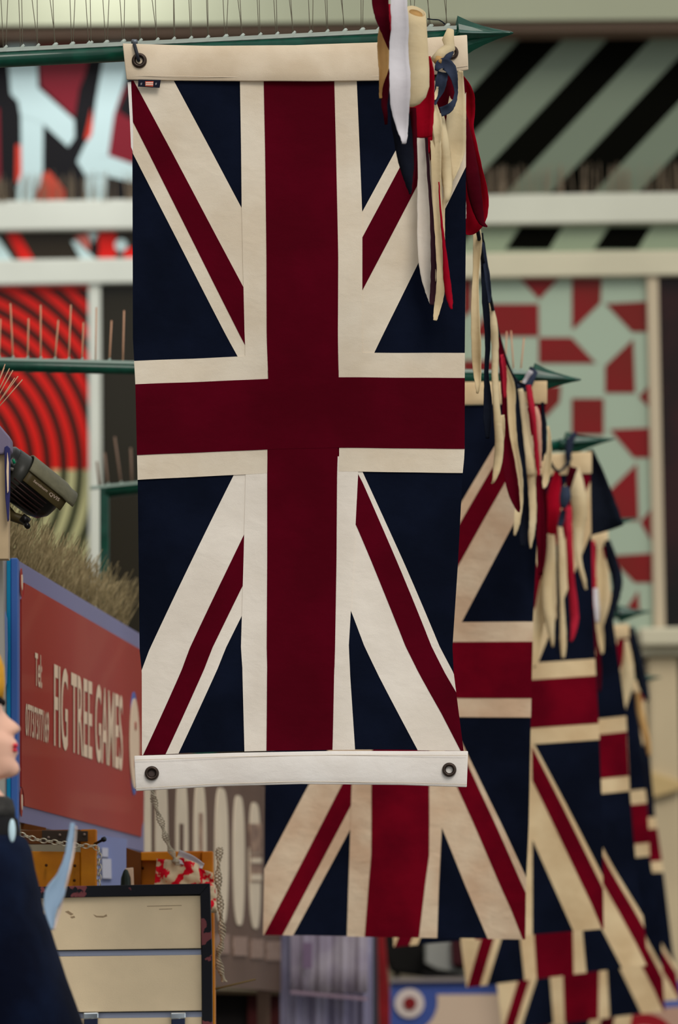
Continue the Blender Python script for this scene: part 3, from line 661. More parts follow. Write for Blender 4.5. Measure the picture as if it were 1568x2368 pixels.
for pts, D, mt_ in [
 ([(1449, 1480, 8), (1452, 1530, 24), (1451, 1575, 32), (1446, 1620, 16), (1443, 1640, 5)], 19.7, RCREAM),
 ([(1460, 1450, 12), (1472, 1510, 20), (1484, 1570, 24), (1494, 1605, 16), (1501, 1622, 5)], 20.2, NAVYR),
 ([(1474, 1602, 10), (1482, 1650, 17), (1494, 1700, 16), (1502, 1748, 8)], 20.4, RTAN),
 ([(1468, 1600, 10), (1474, 1700, 16), (1490, 1800, 14), (1497, 1880, 8)], 20.6, NAVYR)]:
    ribbon(pts, D, mt_, b5, seed=int(D*10), twist=.2)

# ---------------------------------------------------------------- red shop sign seen at a steep angle
class Quad:
    def __init__(s, x0, yt0, yb0, D0, x1, yt1, yb1, D1):
        s.a, s.b, s.c, s.d = P(x0, yt0, D0), P(x0, yb0, D0), P(x1, yt1, D1), P(x1, yb1, D1)
        s.n = (s.c-s.a).cross(s.b-s.a).normalized()
        if s.n.y > 0: s.n = -s.n
    def at(s, t, v, off=0): return s.a.lerp(s.c, t).lerp(s.b.lerp(s.d, t), v)+s.n*off
    def t(s, x):
        k = (x-784)/F; X0, Y0, X1, Y1 = s.a.x, s.a.y, s.c.x, s.c.y
        return (k*Y0-X0)/((X1-X0)-k*(Y1-Y0))
    def slab(s, name, tv, o0, o1, mt, parent):
        pts = [s.at(t, v, o1) for t, v in tv]; vs, fs = prism_v(pts, s.n*(o0-o1)); return mesh(name, vs, fs, mt, parent)
    def word(s, txt, t0, t1, v0, v1, off, mt, parent, name='lettering'):
        vs, fs = text_geo(txt); return mesh(name, [s.at(lerp(t0, t1, x), lerp(v1, v0, y), off) for x, y in vs], fs, mt, parent)
    def disc(s, name, t, v, rt, rv, off, mt, parent, n=32):
        return s.slab(name, [(t+rt*math.cos(a*2*math.pi/n), v+rv*math.sin(a*2*math.pi/n)) for a in range(n)], off-.002, off, mt, parent)
def concave(t0, t1, v0, v1, rt, rv, corners=(1, 1, 1, 1), n=8):
    out = []
    for (ct, cv, a0), on in zip(((t0, v0, 90), (t1, v0, 180), (t1, v1, 270), (t0, v1, 0)), corners):
        if not on: out.append((ct, cv)); continue
        for k in range(n+1):
            a = math.radians(a0-90*k/n)
            out.append((ct+rt*math.cos(a), cv+rv*math.sin(a)))
    return out
q1 = Quad(42, 1296, 1900, 11.0, 333, 1471, 1970, 13.3)
SLAV = mat('lavender_blue_board', (118, 120, 158), .4)
SRED = mat('brick_red_board', (156, 42, 34), .4, coat=.05)
SCRM = mat('sign_cream_lettering', (226, 200, 172), .5)
SBLUE = mat('sign_blue', (64, 104, 176), .4)
s1 = empty('shop_sign', q1.at(0, 1), 'long brick red sign with cream capital lettering and lavender border, left of the flag', 'sign')
q1.slab('board', [(0, 0), (1, 0), (1, 1), (0, 1)], -.03, 0, SLAV, s1)
q1.slab('red_panel', [p for p in concave(.012, .985, .075, .935, .02, .07)], .0, .004, SRED, s1)
for v in (.082, .925):
    q1.disc('roundel', .008, v, .007, .055, .006, SRED, s1); q1.disc('roundel_centre', .008, v, .0035, .03, .008, SCRM, s1)
tt = q1.t
q1.word('FIG TREE GAMES', tt(120), tt(279), .33, .666, .006, SCRM, s1)
q1.word('Tel:', tt(76), tt(92), .325, .455, .006, SCRM, s1)
q1.word('07737377169', tt(54), tt(108), .536, .664, .006, SCRM, s1)
q1.disc('emblem_ring', tt(306), .52, tt(315)-tt(306), .235, .006, SBLUE, s1)
q1.disc('emblem', tt(306), .52, tt(317)-tt(306), .205, .008, SCRM, s1)
q1.disc('emblem_mark', tt(307), .44, .006, .02, .01, SRED, s1); q1.disc('emblem_mark', tt(307), .61, .006, .02, .01, SRED, s1)
# blue post at its near edge, down to the ground
box('sign_post', P(26, 0, 10.95).x, P(42, 0, 10.95).x, 10.93, 10.99, 0, P(0, 1292, 10.95).z, SBLUE, s1, .003)
box('sign_post_trim', P(17, 0, 10.95).x, P(26, 0, 10.95).x, 10.925, 10.98, 0, P(0, 1293, 10.95).z, mat('cyan_trim', (0, 128, 176), .4), s1, .002)
box('sign_post_back', P(5, 0, 10.95).x, P(17, 0, 10.95).x, 10.94, 10.98, 0, P(0, 1293, 10.95).z, mat('grey_trim', (158, 152, 158), .5), s1, .002)
a, b = q1.at(.97, 1, -.03), q1.at(1, 1, -.03); box('sign_post', a.x-.03, a.x+.01, a.y, a.y+.05, 0, a.z+.1, SBLUE, s1)
# spiked edge above the sign
def sb(t): return q1.at(t*.99+.005, -.02+.03*random.random(), -.045-random.random()*.15)
o = wires('bird_spikes', sb, .165, 1200, .42, .0015, mat('straw_spikes', (172, 154, 116), .7, rgb2=(112, 98, 68), vscale=40), None, (.22, 0, 1))
tag(o, 'dense brush of straw-coloured wire spikes along the top of the red sign', 'bird spikes')
q1.slab('spike_tray', [(0, -.012), (1, -.012), (1, .0), (0, .0)], -.2, -.04, mat('tray', (90, 86, 76), .6), o)
# lavender stall panel under the sign with pale notices
st0 = empty('market_stall', P(257, 3300, 12.2), 'lavender stall side panel with pale notices under the red sign', 'stall')
st = prism('side_panel', [(222, 1930), (293, 1940), (293, 3300), (222, 3300)], 12.2, .03, mat('lavender_panel', (128, 138, 180), .5), st0)
for q in ([(236, 1985), (257, 1986), (258, 2032), (237, 2031)], [(236, 1960), (250, 1961), (250, 1982), (236, 1981)]): prism('notice', q, 12.19, .008, mat('pale_notice', (190, 192, 208), .6), st)

# near board at the left edge with edge-on roundels
t = empty('stall_board', P(5, 1290, 10.2), 'cream upright board with a blue rim at the left edge, beside the camera housing', 'board')
prism('board', [(-60, 1050), (-6, 1020), (12, 1040), (18, 1120), (20, 1200), (19, 1292), (-60, 1292)], 10.3, .05, mat('cream_board', (190, 166, 132), .6, var=.15, vscale=10), t)
prism('cap', [(-60, 930), (-12, 970), (24, 1012), (24, 1040), (8, 1050), (-60, 1050)], 10.28, .08, mat('lilac_cap', (118, 108, 132), .6), t, .004)
prism('blue_rim', [(10, 1034), (17, 1030), (23, 1036), (22, 1140), (20, 1200), (17, 1206), (12, 1150)], 10.27, .02, mat('deep_blue_rim', (40, 40, 92), .5), t, .002)
prism('roundel', [(17, 1046), (20, 1070), (19.5, 1135), (17, 1140), (15, 1090)], 10.262, .01, SCRM, t)
prism('lower_board', [(-60, 1292), (6, 1292), (10, 1600), (2, 3400), (-60, 3400)], 10.4, .04, mat('grey_board', (150, 146, 140), .6), t)
prism('roundel', [(12, 1412), (16, 1430), (17, 1500), (15, 1580), (11, 1590), (8, 1540), (8, 1450)], 10.9, .015, mat('pale_blue_rim', (122, 140, 186), .5), t)
# wire spikes poking in at the left edge
t = empty('bird_spike_strip', P(-30, 960, 10.1), 'few pale pink wire spikes fanning in at the left edge under the second pole', 'bird spikes')
prism('spike_base', [(-60, 955), (-12, 950), (-12, 962), (-60, 966)], 10.1, .04, CLEAR, t)
for x0, y0, x1, y1 in [(-8, 912, 12, 842), (-10, 925, 22, 852), (-12, 935, 30, 856), (-14, 945, 42, 870), (-14, 950, 52, 878), (-18, 940, 10, 850), (-16, 952, 34, 874)]:
    tube('spike', [P(x0-15, y0+22, 10.12), P(x1, y1, 10.1)], .0013, WIREP, t, 5)

# ---------------------------------------------------------------- security camera
t = empty('security_camera', P(20, 1150, 10.45), 'olive and black security camera housing angled down, at the left above the red sign', 'camera')
OL = mat('olive_housing', (104, 100, 78), .55, var=.15, vscale=60, bump=.2, bscale=900); OLD = mat('dark_olive', (66, 56, 30), .5); BK = mat('black_plastic', (14, 12, 12), .3)
C0 = P(30, 1096, 10.45); ax = (P(150, 1190, 10.45)-P(50, 1112, 10.45)); ax.y = .05; ax.normalize()
upv = Vector((ax.z*-1, 0, ax.x)).normalized(); upv = (upv-ax*upv.dot(ax)).normalized(); sdv = ax.cross(upv)
def cam_ring(s, R0, R1, sq=1, c0=C0, n=28, a0=0, a1=2*math.pi):
    return [c0+ax*s+upv*R0*math.sin(a0+(a1-a0)*k/(n))*1+sdv*R1*math.cos(a0+(a1-a0)*k/(n)) for k in range(n)]
mm = 1.045e-3
rb = [cam_ring(s*mm, r*mm, r*mm*.95) for s, r in ((-40, 48), (-34, 53), (20, 56), (84, 54), (108, 46), (122, 30), (128, 8))]
ring_loft('body', rb, BK, t)
# ribs along the underside
for k in range(5):
    a = math.radians(-8-k*11)
    d = upv*math.sin(a)*57*mm - sdv*math.cos(a)*55*mm
    if d.y > 0: d = upv*math.sin(a)*57*mm + sdv*math.cos(a)*55*mm
    tube('rib', [C0+ax*(-5*mm)+d, C0+ax*(50*mm)+d*1.02, C0+ax*(92*mm)+d*.96], .0022, mat('rib_black', (44, 26, 24), .4), t, 6)
# visor: half shell on top
def shell(name, s0, s1, Ra, a0, a1, mt, th, ends=None):
    vs = []; fs = []; n = 18; m_ = 8
    for i in range(m_+1):
        s = lerp(s0, s1, i/m_)
        for k in range(n+1):
            a = math.radians(lerp(a0, a1, k/n)); rr = Ra*(1 if i < m_-1 else .93)
            vs.append(C0+ax*s*mm+upv*math.sin(a)*rr*mm+sdv*math.cos(a)*rr*mm)
    fs = [[i*(n+1)+k, i*(n+1)+k+1, (i+1)*(n+1)+k+1, (i+1)*(n+1)+k] for i in range(m_) for k in range(n)]
    o = mesh(name, vs, fs, mt, t, True); s = o.modifiers.new('th', 'SOLIDIFY'); s.thickness = th; s.offset = 1
    return o
shell('sun_shield', 12, 146, 60, 26, 160, OL, .004)
shell('side_panel', 14, 128, 58.5, 0, 30, OLD, .003); shell('side_panel', 14, 132, 54, 140, 200, OLD, .003)
ring_loft('lens_hood', [cam_ring(s*mm, r*mm, r*mm) for s, r in ((-18, 48), (-22, 55), (8, 57), (14, 57))], mat('hood_grey', (44, 44, 40), .4), t)
tube('status_light', [P(30, 1062, 10.375), P(34, 1072, 10.375)], .0035, mat('green_lens', (0, 120, 84), .3), t, 8)
tube('maker_plate', [P(24, 1084, 10.38), P(31, 1086, 10.38)], .004, mat('plate_grey', (104, 98, 92), .5), t, 6)
def camtext(txt, xa, ya, xb, yb, h):
    vs, fs = text_geo(txt); A, B = P(xa, ya, 10.378), P(xb, yb, 10.378); u = B-A; nrm = Vector((-u.z, 0, u.x)).normalized()*h*mm
    mesh('lettering', [A+u*x+nrm*(y-.5) for x, y in vs], fs, mat('camera_lettering', (170, 150, 136), .6), t)
camtext('Sentinum', 78, 1111, 110, 1136, 6); camtext('QVIS', 114, 1141, 137, 1157, 9)
# bracket
tube('bracket', [P(-20, 1150, 10.5), P(5, 1165, 10.48), P(30, 1195, 10.46), P(60, 1205, 10.45)], .012, OLD, t, 10)
tube('knob', [P(50, 1196, 10.41), P(66, 1208, 10.41)], .011, BK, t, 12); tube('knob', [P(60, 1212, 10.40), P(64, 1217, 10.38)], .007, BK, t, 10)

# ---------------------------------------------------------------- brown sign with tall pale strokes
q2 = Quad(335, 1690, 2266, 13.35, 650, 1836, 2293, 16.9)
BRN = mat('brown_board', (98, 76, 64), .6, var=.12, vscale=4); STK = mat('pale_stroke', (216, 200, 176), .6, var=.08, vscale=8); MOT = mat('smudged_stroke', (176, 146, 124), .7, rgb2=(120, 96, 84), vscale=14)
s2 = empty('shop_sign', q2.at(0, 1), 'brown board with tall pale letter strokes, below the hem of the nearest flag', 'sign')
q2.slab('board', [(0, 0), (1, 0), (1, 1), (0, 1)], -.03, 0, BRN, s2)
def v2(x, y):
    t_ = q2.t(x); a = q2.at(t_, 0); b = q2.at(t_, 1); z = CZ+(HY-y)*a.y/F; return (z-a.z)/(b.z-a.z)
for x, y0, y1, hw, mt_ in [(340, 1760, 2130, 7, STK), (372, 1770, 2130, 14, STK), (419, 1795, 2120, 14, STK), (461, 1808, 2128, 14, STK), (511, 1822, 2136, 15, STK), (551, 1840, 2140, 13, STK), (588, 1856, 2148, 13, STK)]:
    t_ = q2.t(x); rt = q2.t(x+hw)-t_; va, vb = v2(x, y0), v2(x, y1)
    q2.slab('letter_stroke', [(t_+rt*abs(math.cos(a))**.55*(1 if math.cos(a) > 0 else -1), (va+vb)/2+(vb-va)/2*math.sin(a)) for a in [k*2*math.pi/40 for k in range(40)]], 0, .004, mt_, s2)
def q2box(name, x0, x1, y0, y1, mt_, o=.007):
    q2.slab(name, [(q2.t(x0), v2(x0, y0)), (q2.t(x1), v2(x1, y0)), (q2.t(x1), v2(x1, y1)), (q2.t(x0), v2(x0, y1))], 0, o, mt_, s2)
q2box('letter_counter', 412, 420, 1905, 1972, BRN); q2box('letter_counter', 457, 465, 1880, 1968, MOT)
q2box('letter_counter', 575, 601, 1905, 1972, MOT); q2box('letter_counter', 577, 600, 1984, 1996, STK, .009); q2box('letter_counter', 576, 600, 1975, 2040, MOT, .0065); q2box('letter_counter', 577, 600, 2022, 2036, STK, .009)
SML = mat('small_print', (158, 134, 122), .7, rgb2=(130, 106, 94), vscale=60)
for x0, x1, y0, y1 in ((496, 526, 2160, 2206), (538, 568, 2166, 2210), (578, 606, 2172, 2216), (614, 645, 2177, 2221)):
    q2box('small_letter', x0, x1, y0, y1, SML)
a = q2.at(.04, 1, -.03); box('sign_post', a.x, a.x+.05, a.y, a.y+.05, 0, a.z+.2, BRN, s2)
a = q2.at(.97, 1, -.03); box('sign_post', a.x-.05, a.x, a.y, a.y+.05, 0, a.z+.2, BRN, s2)

# ---------------------------------------------------------------- wooden stall frames
WOOD = mat('varnished_pine', (206, 128, 14), .45, rgb2=(178, 100, 8), vscale=7, bump=.2, bscale=80)
WOODD = mat('dark_pine', (112, 62, 16), .5, var=.3, vscale=9)
W1E = 0
w1 = empty('wooden_rack', P(60, 3400, 11.0), 'orange varnished wooden rack with a dark metal hinge plate, behind the coat', 'rack')
prism('upright', [(186, 1918), (222, 1917), (222, 3390), (186, 3390)], 10.98, .06, WOOD, w1, .003)
prism('top_rail', [(48, 1920), (186, 1918), (186, 1952), (48, 1952)], 11.0, .04, WOODD, w1, .002)
prism('plank', [(48, 1968), (186, 1970), (186, 2058), (48, 2058)], 11.0, .03, WOOD, w1, .002)
prism('plank', [(48, 2062), (186, 2062), (186, 2160), (48, 2160)], 11.0, .03, WOOD, w1, .002)
prism('back_slat', [(48, 1902), (106, 1914), (106, 1922), (48, 1918)], 11.1, .02, WOODD, w1)
prism('hinge_plate', [(97, 1920), (203, 1922), (203, 1946), (97, 1947)], 10.965, .006, mat('plate_iron', (58, 46, 38), .5, metal=.4), w1, .001)
for x, y in ((138, 1931), (195, 1930), (112, 1937), (107, 2001), (173, 2002), (172, 2036)):
    tube('screw', [P(x, y, 10.96), P(x, y, 10.985)], .004, mat('screw_steel', (130, 110, 100), .4, metal=.6) if y < 1950 else mat('knot_hole', (70, 36, 10), .8), w1, 10)
t = tube('bolt', [P(219, 1952, 10.97), P(240, 1941, 10.93)], .0035, BK, w1); tube('bolt_head', [P(238, 1942, 10.93), P(242, 1940, 10.925)], .0065, BK, w1)
w2 = empty('wooden_rack', P(390, 3400, 11.3), 'tall orange wooden rack behind the slotted display board', 'rack')
prism('back_board', [(326, 1970), (470, 1968), (470, 3390), (326, 3390)], 11.35, .02, WOOD, w2)
prism('upright', [(466, 1969), (492, 1968), (497, 2300), (500, 3390), (474, 3390)], 11.28, .08, WOOD, w2, .003)
prism('side_board', [(292, 1960), (326, 1972), (326, 3390), (292, 3390)], 11.3, .05, WOODD, w2, .002)
prism('top_rail', [(326, 1971), (466, 1969), (466, 1990), (326, 1990)], 11.3, .05, WOOD, w2, .002)
prism('shelf', [(292, 2091), (470, 2091), (470, 2100), (292, 2100)], 11.08, .25, WOOD, w2)
tube('knot_hole', [P(330, 2008, 11.343), P(330, 2008, 11.36)], .004, MATS['knot_hole'], w2)
# chain
CH = mat('galvanised_steel', (200, 190, 166), .3, metal=.85)
ch = empty('chain', P(222, 1962, 10.93), 'silver steel chain draped across the wooden rack and hanging down its right side', 'chain')
path = catmull([(46, 1929), (62, 1934), (85, 1942), (115, 1946), (150, 1951), (185, 1956), (210, 1957), (222, 1958), (230, 1972), (228, 1992), (230, 2010), (228, 2030), (232, 2050)], 12)
def along(path, step):
    out = [path[0]]; acc = 0
    for p, q in zip(path, path[1:]):
        d = math.hypot(q[0]-p[0], q[1]-p[1]); acc += d
        if acc >= step: out.append(q); acc = 0
    return out
lk = along(path, 11.5)
for i in range(len(lk)-1):
    (x0, y0), (x1, y1) = lk[i], lk[i+1]; c_ = P((x0+x1)/2, (y0+y1)/2, 10.93); d = (P(x1, y1, 10.93)-P(x0, y0, 10.93)).normalized()
    nn = Vector((0, 1, 0)) if i % 2 == 0 else d.cross(Vector((0, 1, 0))).normalized()
    nn = (nn+Vector((0, .35, 0))*(i % 2)).normalized(); s_ = d.cross(nn).normalized()
    pts = [c_+d*.0095*math.cos(a)+s_*.0056*math.sin(a) for a in [k*2*math.pi/14 for k in range(15)]]
    vs, fs = tube_geo(pts, .0013, 6); mesh('link', vs, fs, CH, ch, True)
# ---------------------------------------------------------------- slotted display board
sl = empty('display_board', P(310, 3395, 10.75), 'cream slotted display board in a chipped black frame at the bottom left', 'board')
PAN = mat('cream_laminate', (254, 229, 190), .5, var=.06, vscale=12, bump=.15, bscale=500); CHB = mat('chipped_black_paint', (20, 20, 28), .5, rgb2=(126, 66, 70), vscale=20, lo_=.40, hi_=.42)
SLOT = mat('slot_aluminium', (176, 184, 210), .35, metal=.3)
prism('frame_rail', [(60, 2051), (485, 2043), (463, 2068), (60, 2078)], 10.72, .05, CHB, sl, .001)
prism('frame_rail', [(485, 2043), (490, 2200), (497, 3395), (474, 3395), (467, 2200), (463, 2068)], 10.72, .05, CHB, sl, .001)
prism('backing_sheet', [(60, 2070), (466, 2066), (474, 3390), (60, 3390)], 10.765, .01, mat('backing', (60, 56, 60), .6), sl)
for k in range(9):
    y0 = 2077+k*143.5+(k > 0)*-8; y1 = y0+119 if k == 0 else y0+127
    if k == 0: y0, y1 = 2074, 2197
    if k == 1: y0, y1 = 2211, 2341
    if k > 1: y0 = 2355+(k-2)*144; y1 = y0+130
    dy = -5; xr = 464+k*.9+(1 if k else 0)
    prism('panel', [(60, y0+2), (xr, y0-3), (xr+1, y1-4), (60, y1+2)], 10.735, .018, PAN, sl, .0012)
    prism('slot', [(60, y1+2), (xr+1, y1-3), (xr+1, y1+11), (60, y1+15)], 10.748, .012, SLOT, sl)
    prism('slot_shadow_strip', [(60, y1+1), (xr+1, y1-4), (xr+1, y1-1.5), (60, y1+3.5)], 10.733, .02, BK, sl)  # black strip painting the shade line above each slot
SCF = mat('scuff', (176, 150, 118), .8)
for q in ([(150, 2108), (158, 2106), (170, 2114), (164, 2117)], [(162, 2120), (172, 2118), (174, 2122), (166, 2124)], [(215, 2114), (224, 2118), (240, 2118), (246, 2114), (248, 2119), (238, 2122), (222, 2121)], [(340, 2095), (420, 2093), (420, 2094.5), (340, 2096.5)], [(368, 2102), (398, 2101), (398, 2102.5), (368, 2103.5)]):
    prism('scuff_mark', q, 10.7345, .002, SCF, sl)
for x in (192, 394):
    h = empty('display_hook', P(x, 2350, 10.72), 'chrome hook clip in the lower slot, %s' % ('left one half hidden by the coat' if x < 300 else 'right one near the black frame edge'), 'hook')
    prism('clip', [(x, 2342), (x+36, 2341), (x+36, 2356), (x, 2358)], 10.715, .02, mat('chrome', (220, 226, 230), .12, metal=1), h, .003)
    prism('plate', [(x+2, 2352), (x+34, 2352), (x+34, 2420), (x+2, 2420)], 10.718, .008, mat('dark_chrome', (60, 66, 90), .2, metal=1), h, .002)
    tube('arm', [P(x+18, 2390, 10.72), P(x+18, 2395, 10.6), P(x+18, 2388, 10.52)], .004, MATS['chrome'], h)
# red floral cloth hung over the rack
vs = []; fs = []; nx, nz = 26, 18
for i in range(nx+1):
    for j in range(nz+1):
        u, v = i/nx, j/nz
        x = lerp(lerp(362, 352, v), lerp(492, 503, v), u); yt = interp([(0, 1985), (.3, 1990), (.38, 1978), (.75, 1999), (.78, 2009), (1, 2018)], u)
        y = lerp(yt, 2110, v); vs.append(P(x, y, 11.215)+Vector((0, .02*noise.noise(Vector((u*5, v*5, 3)))-.02*v+.008*math.sin(u*17+v*4), 0)))
fs = [[i*(nz+1)+j, (i+1)*(nz+1)+j, (i+1)*(nz+1)+j+1, i*(nz+1)+j+1] for i in range(nx) for j in range(nz)]
o = mesh('floral_cloth', vs, fs, mat('floral_print', (206, 10, 36), .9, rgb2=(206, 184, 150), vscale=36, lo_=.5, hi_=.54), None, True)
s = o.modifiers.new('th', 'SOLIDIFY'); s.thickness = .002; tag(o, 'crumpled red and cream floral cloth hanging behind the top right of the display board', 'cloth')
ribbon([(410, 1980, 30), (440, 1990, 26), (470, 2003, 12)], 11.22, RWHITE, o, 'lace_edge')
# knotted twines
TW = mat('grey_white_twine', (206, 194, 170), .9, rgb2=(150, 138, 118), vscale=60)
def twine(pts, D, label, amp, r):
    t = empty('twine', P(pts[0][0], pts[0][1], D), label, 'string')
    for ph in (0, 2.1, 4.2):
        pp = catmull(pts, 40); q = []
        for i, p in enumerate(pp):
            a = i*.42+ph; ww = amp*(1+.5*math.sin(i*.19))
            q.append(P(p[0], p[1], D)+Vector((math.cos(a)*ww, math.sin(a)*ww, 0)))
        vs, fs = tube_geo(q, r, 5); mesh('strand', vs, fs, TW, t, True)
    return t
twine([(349, 1800), (356, 1850), (374, 1905), (388, 1950), (404, 1985), (410, 2000)], 11.2, 'grey knotted twine slanting down from behind the hem to the floral cloth', .006, .0016)
twine([(508, 1960), (505, 2030), (510, 2100), (514, 2170), (505, 2215), (518, 2270)], 11.35, 'white knotted twine hanging beside the edge of the wooden rack', .006, .0022)
o = tube('twig', [P(497, 2287, 11.33), P(552, 2274, 11.38), P(590, 2265, 11.42)], .0025, mat('twig_brown', (96, 76, 42), .8)); tag(o, 'thin brown twig sticking out from the rack under the brown sign', 'twig')
o = prism('price_card', [(289, 2008), (308, 2006), (311, 2090), (300, 2090)], 11.24, .01, SCRM, None, .002); tag(o, 'small cream card propped beside the wooden rack', 'card')
rings = [[P(291, y, 11.15)+Vector((r*mm*math.cos(a*math.pi/8), r*mm*math.sin(a*math.pi/8), 0)) for a in range(16)] for y, r in ((2090, 14), (2060, 14), (2030, 12), (2014, 6), (2010, 2))]
o = ring_loft('dark_bottle', rings, mat('bottle_green', (34, 44, 38), .3)); tag(o, 'small dark green rounded bottle peeping over the display board', 'bottle')

# ---------------------------------------------------------------- stalls low in the background
t = empty('market_stall', P(570, 2660, 18), 'dark maroon stall counter in shadow beneath the brown sign', 'stall')
prism('counter', [(470, 2296), (652, 2302), (652, 2940), (470, 2940)], 18.0, .6, mat('stall_black', (16, 10, 10), .7), t)
prism('side_panel', [(572, 2300), (646, 2303), (646, 2940), (572, 2940)], 17.97, .03, mat('stall_maroon', (58, 12, 12), .6), t, .003)
prism('ledge', [(480, 2288), (654, 2293), (654, 2301), (480, 2297)], 17.9, .3, mat('ledge_brown', (52, 40, 24), .6), t)
t = empty('plastic_curtain', P(755, 2660, 17.2), 'pale lavender hanging plastic sheet below the second flag', 'curtain')
LAV = mat('plastic_lavender', (168, 162, 188), .35, rgb2=(142, 136, 166), vscale=5, coat=.4, trans=.2); 
def folds(name, x0, x1, y0, y1, D, mt_, parent, n=60, amp=.012):
    vs = []; fs = []
    for i in range(n+1):
        u = i/n; x = lerp(x0, x1, u)
        for j in range(5): vs.append(P(x, lerp(y0, y1, j/4), D)+Vector((0, amp*math.sin(u*26)+amp*.6*math.sin(u*61+j*.2), 0)))
    fs = [[i*5+j, (i+1)*5+j, (i+1)*5+j+1, i*5+j+1] for i in range(n) for j in range(4)]
    o = mesh(name, vs, fs, mt_, parent, True); s = o.modifiers.new('th', 'SOLIDIFY'); s.thickness = .003; return o
folds('sheet', 648, 862, 2080, 2940, 17.2, LAV, t)
folds('inner_sheet', 672, 850, 2060, 2296, 17.1, mat('plastic_white', (188, 178, 190), .35, rgb2=(164, 152, 172), vscale=8, coat=.3), t, 60, .007)
prism('seam', [(672, 2290), (850, 2306), (850, 2314), (672, 2298)], 17.05, .006, mat('pink_seam', (164, 140, 158), .5), t)
prism('printed_patch', [(700, 2180), (722, 2180), (722, 2240), (700, 2240)], 17.06, .005, mat('dusky_patch', (134, 112, 140), .6), t); prism('rail', [(646, 2066), (866, 2066), (866, 2078), (646, 2078)], 17.15, .05, mat('rail_grey', (110, 108, 116), .5), t)
o = prism('stall_post', [(860, 2160), (872, 2160), (882, 2940), (866, 2940)], 19.0, .1, mat('post_grey', (70, 70, 80), .5)); tag(o, 'slim grey post between the plastic sheet and the red post', 'post')
o = prism('stall_post', [(872, 2160), (890, 2160), (902, 2300), (904, 2800), (884, 2800)], 21.0, .1, mat('post_red', (140, 24, 30), .5, var=.3, vscale=6), None, .01); tag(o, 'red stall post left of the blue sign with the roundel', 'post')
o = prism('stall_canopy', [(884, 2140), (1100, 2160), (1100, 2268), (1000, 2262), (905, 2250), (886, 2200)], 23.2, .4, mat('canopy_black', (18, 16, 14), .8), None, .02); tag(o, 'black stall canopy behind the flags, above the blue sign', 'canopy')
prism('canopy_leg', [(1060, 2260), (1075, 2260), (1075, 2790), (1060, 2790)], 23.3, .05, MATS['canopy_black'], o)
prism('canopy_leg', [(912, 2250), (924, 2250), (924, 2790), (912, 2790)], 23.3, .05, MATS['canopy_black'], o)
prism('shelf', [(980, 2244), (1085, 2256), (1085, 2264), (980, 2256)], 22.85, .4, MATS['canopy_black'], o)
t = empty('storage_box', P(1010, 2250, 22.8), 'white box with a maroon end on the black canopy', 'box')
prism('box_body', [(984, 2176), (1044, 2172), (1050, 2240), (1080, 2246), (1078, 2254), (1010, 2242), (984, 2228)], 22.9, .25, mat('box_white', (150, 150, 144), .6), t, .01)
prism('box_end', [(1044, 2170), (1082, 2170), (1082, 2232), (1046, 2232)], 22.85, .25, mat('box_maroon', (64, 20, 26), .6), t, .005)
rs = empty('roundel_sign', P(1080, 2800, 22.6), 'blue and cream sign with a red centred roundel in its corner, at the bottom', 'sign')
prism('board', [(903, 2270), (1420, 2262), (1420, 2790), (903, 2790)], 22.6, .03, mat('sign_ultramarine', (64, 84, 152), .4), rs)
prism('top_edge', [(903, 2262), (1420, 2254), (1420, 2264), (903, 2272)], 22.57, .05, mat('edge_grey', (132, 124, 122), .5), rs)
pts = [(1012, 2300), (1400, 2298), (1400, 2770), (925, 2770), (925, 2420)]+[(947+62*math.cos(math.radians(a)), 2322+62*math.sin(math.radians(a))) for a in range(98, -25, -10)]
pts = [(1010, 2300), (1400, 2298), (1400, 2770), (940, 2770)]+[(940+72*math.cos(math.radians(a)), 2316+72*math.sin(math.radians(a))) for a in range(90, -14, -8)]
from mathutils.geometry import tessellate_polygon
prism('cream_panel', pts, 22.59, .012, mat('sign_buff', (206, 182, 160), .5), rs)
def disc(name, x, y, r, D, mt_, parent): return prism(name, [(x+r*math.cos(a*math.pi/16), y+r*math.sin(a*math.pi/16)) for a in range(32)], D, .008, mt_, parent)
disc('roundel_ring', 947, 2320, 34, 22.585, mat('roundel_white', (206, 192, 186), .5), rs); disc('roundel_centre', 948, 2320, 15, 22.575, mat('roundel_red', (122, 24, 26), .5), rs)
# lowest items at bottom right
f7 = empty('flag', P(1330, 2350, 23.6), 'scrap of another flag showing under the fifth flag at the bottom edge', 'flag')
for k, (a, b, mt_) in enumerate([(1232, 1262, MAROON), (1262, 1300, CREAM2), (1300, 1352, NAVY), (1352, 1380, CREAM2), (1380, 1410, MAROON), (1410, 1450, CREAM2)]):
    prism('cloth_strip', [(a+12, 2352-k), (b+12, 2351-k), (b-30, 2600), (a-30, 2600)], 21.0+.004*(k % 2), .004, mt_, f7)
o = empty('round_sign', P(1494, 2600, 21.3), 'red round sign with a pale ring at the bottom right corner', 'sign')
disc('disc', 1490, 2424, 80, 21.3, mat('disc_red', (140, 10, 26), .5), o); disc('ring', 1490, 2424, 52, 21.29, mat('disc_pink', (206, 130, 130), .5), o); disc('centre', 1490, 2424, 34, 21.28, MATS['disc_red'], o)
prism('stand', [(1482, 2500), (1498, 2500), (1498, 2820), (1482, 2820)], 21.33, .03, MATS['post_grey'], o)
o = prism('notice_board', [(1470, 2335), (1700, 2320), (1700, 2760), (1470, 2760)], 24.5, .05, mat('buff_board', (176, 140, 120), .6)); tag(o, 'buff board behind the red round sign at the right edge', 'board')
o = prism('notice_board', [(1530, 2270), (1700, 2262), (1700, 2335), (1530, 2342)], 24.8, .05, mat('blue_board', (74, 92, 158), .6)); tag(o, 'small blue board above the buff board at the right edge', 'board')

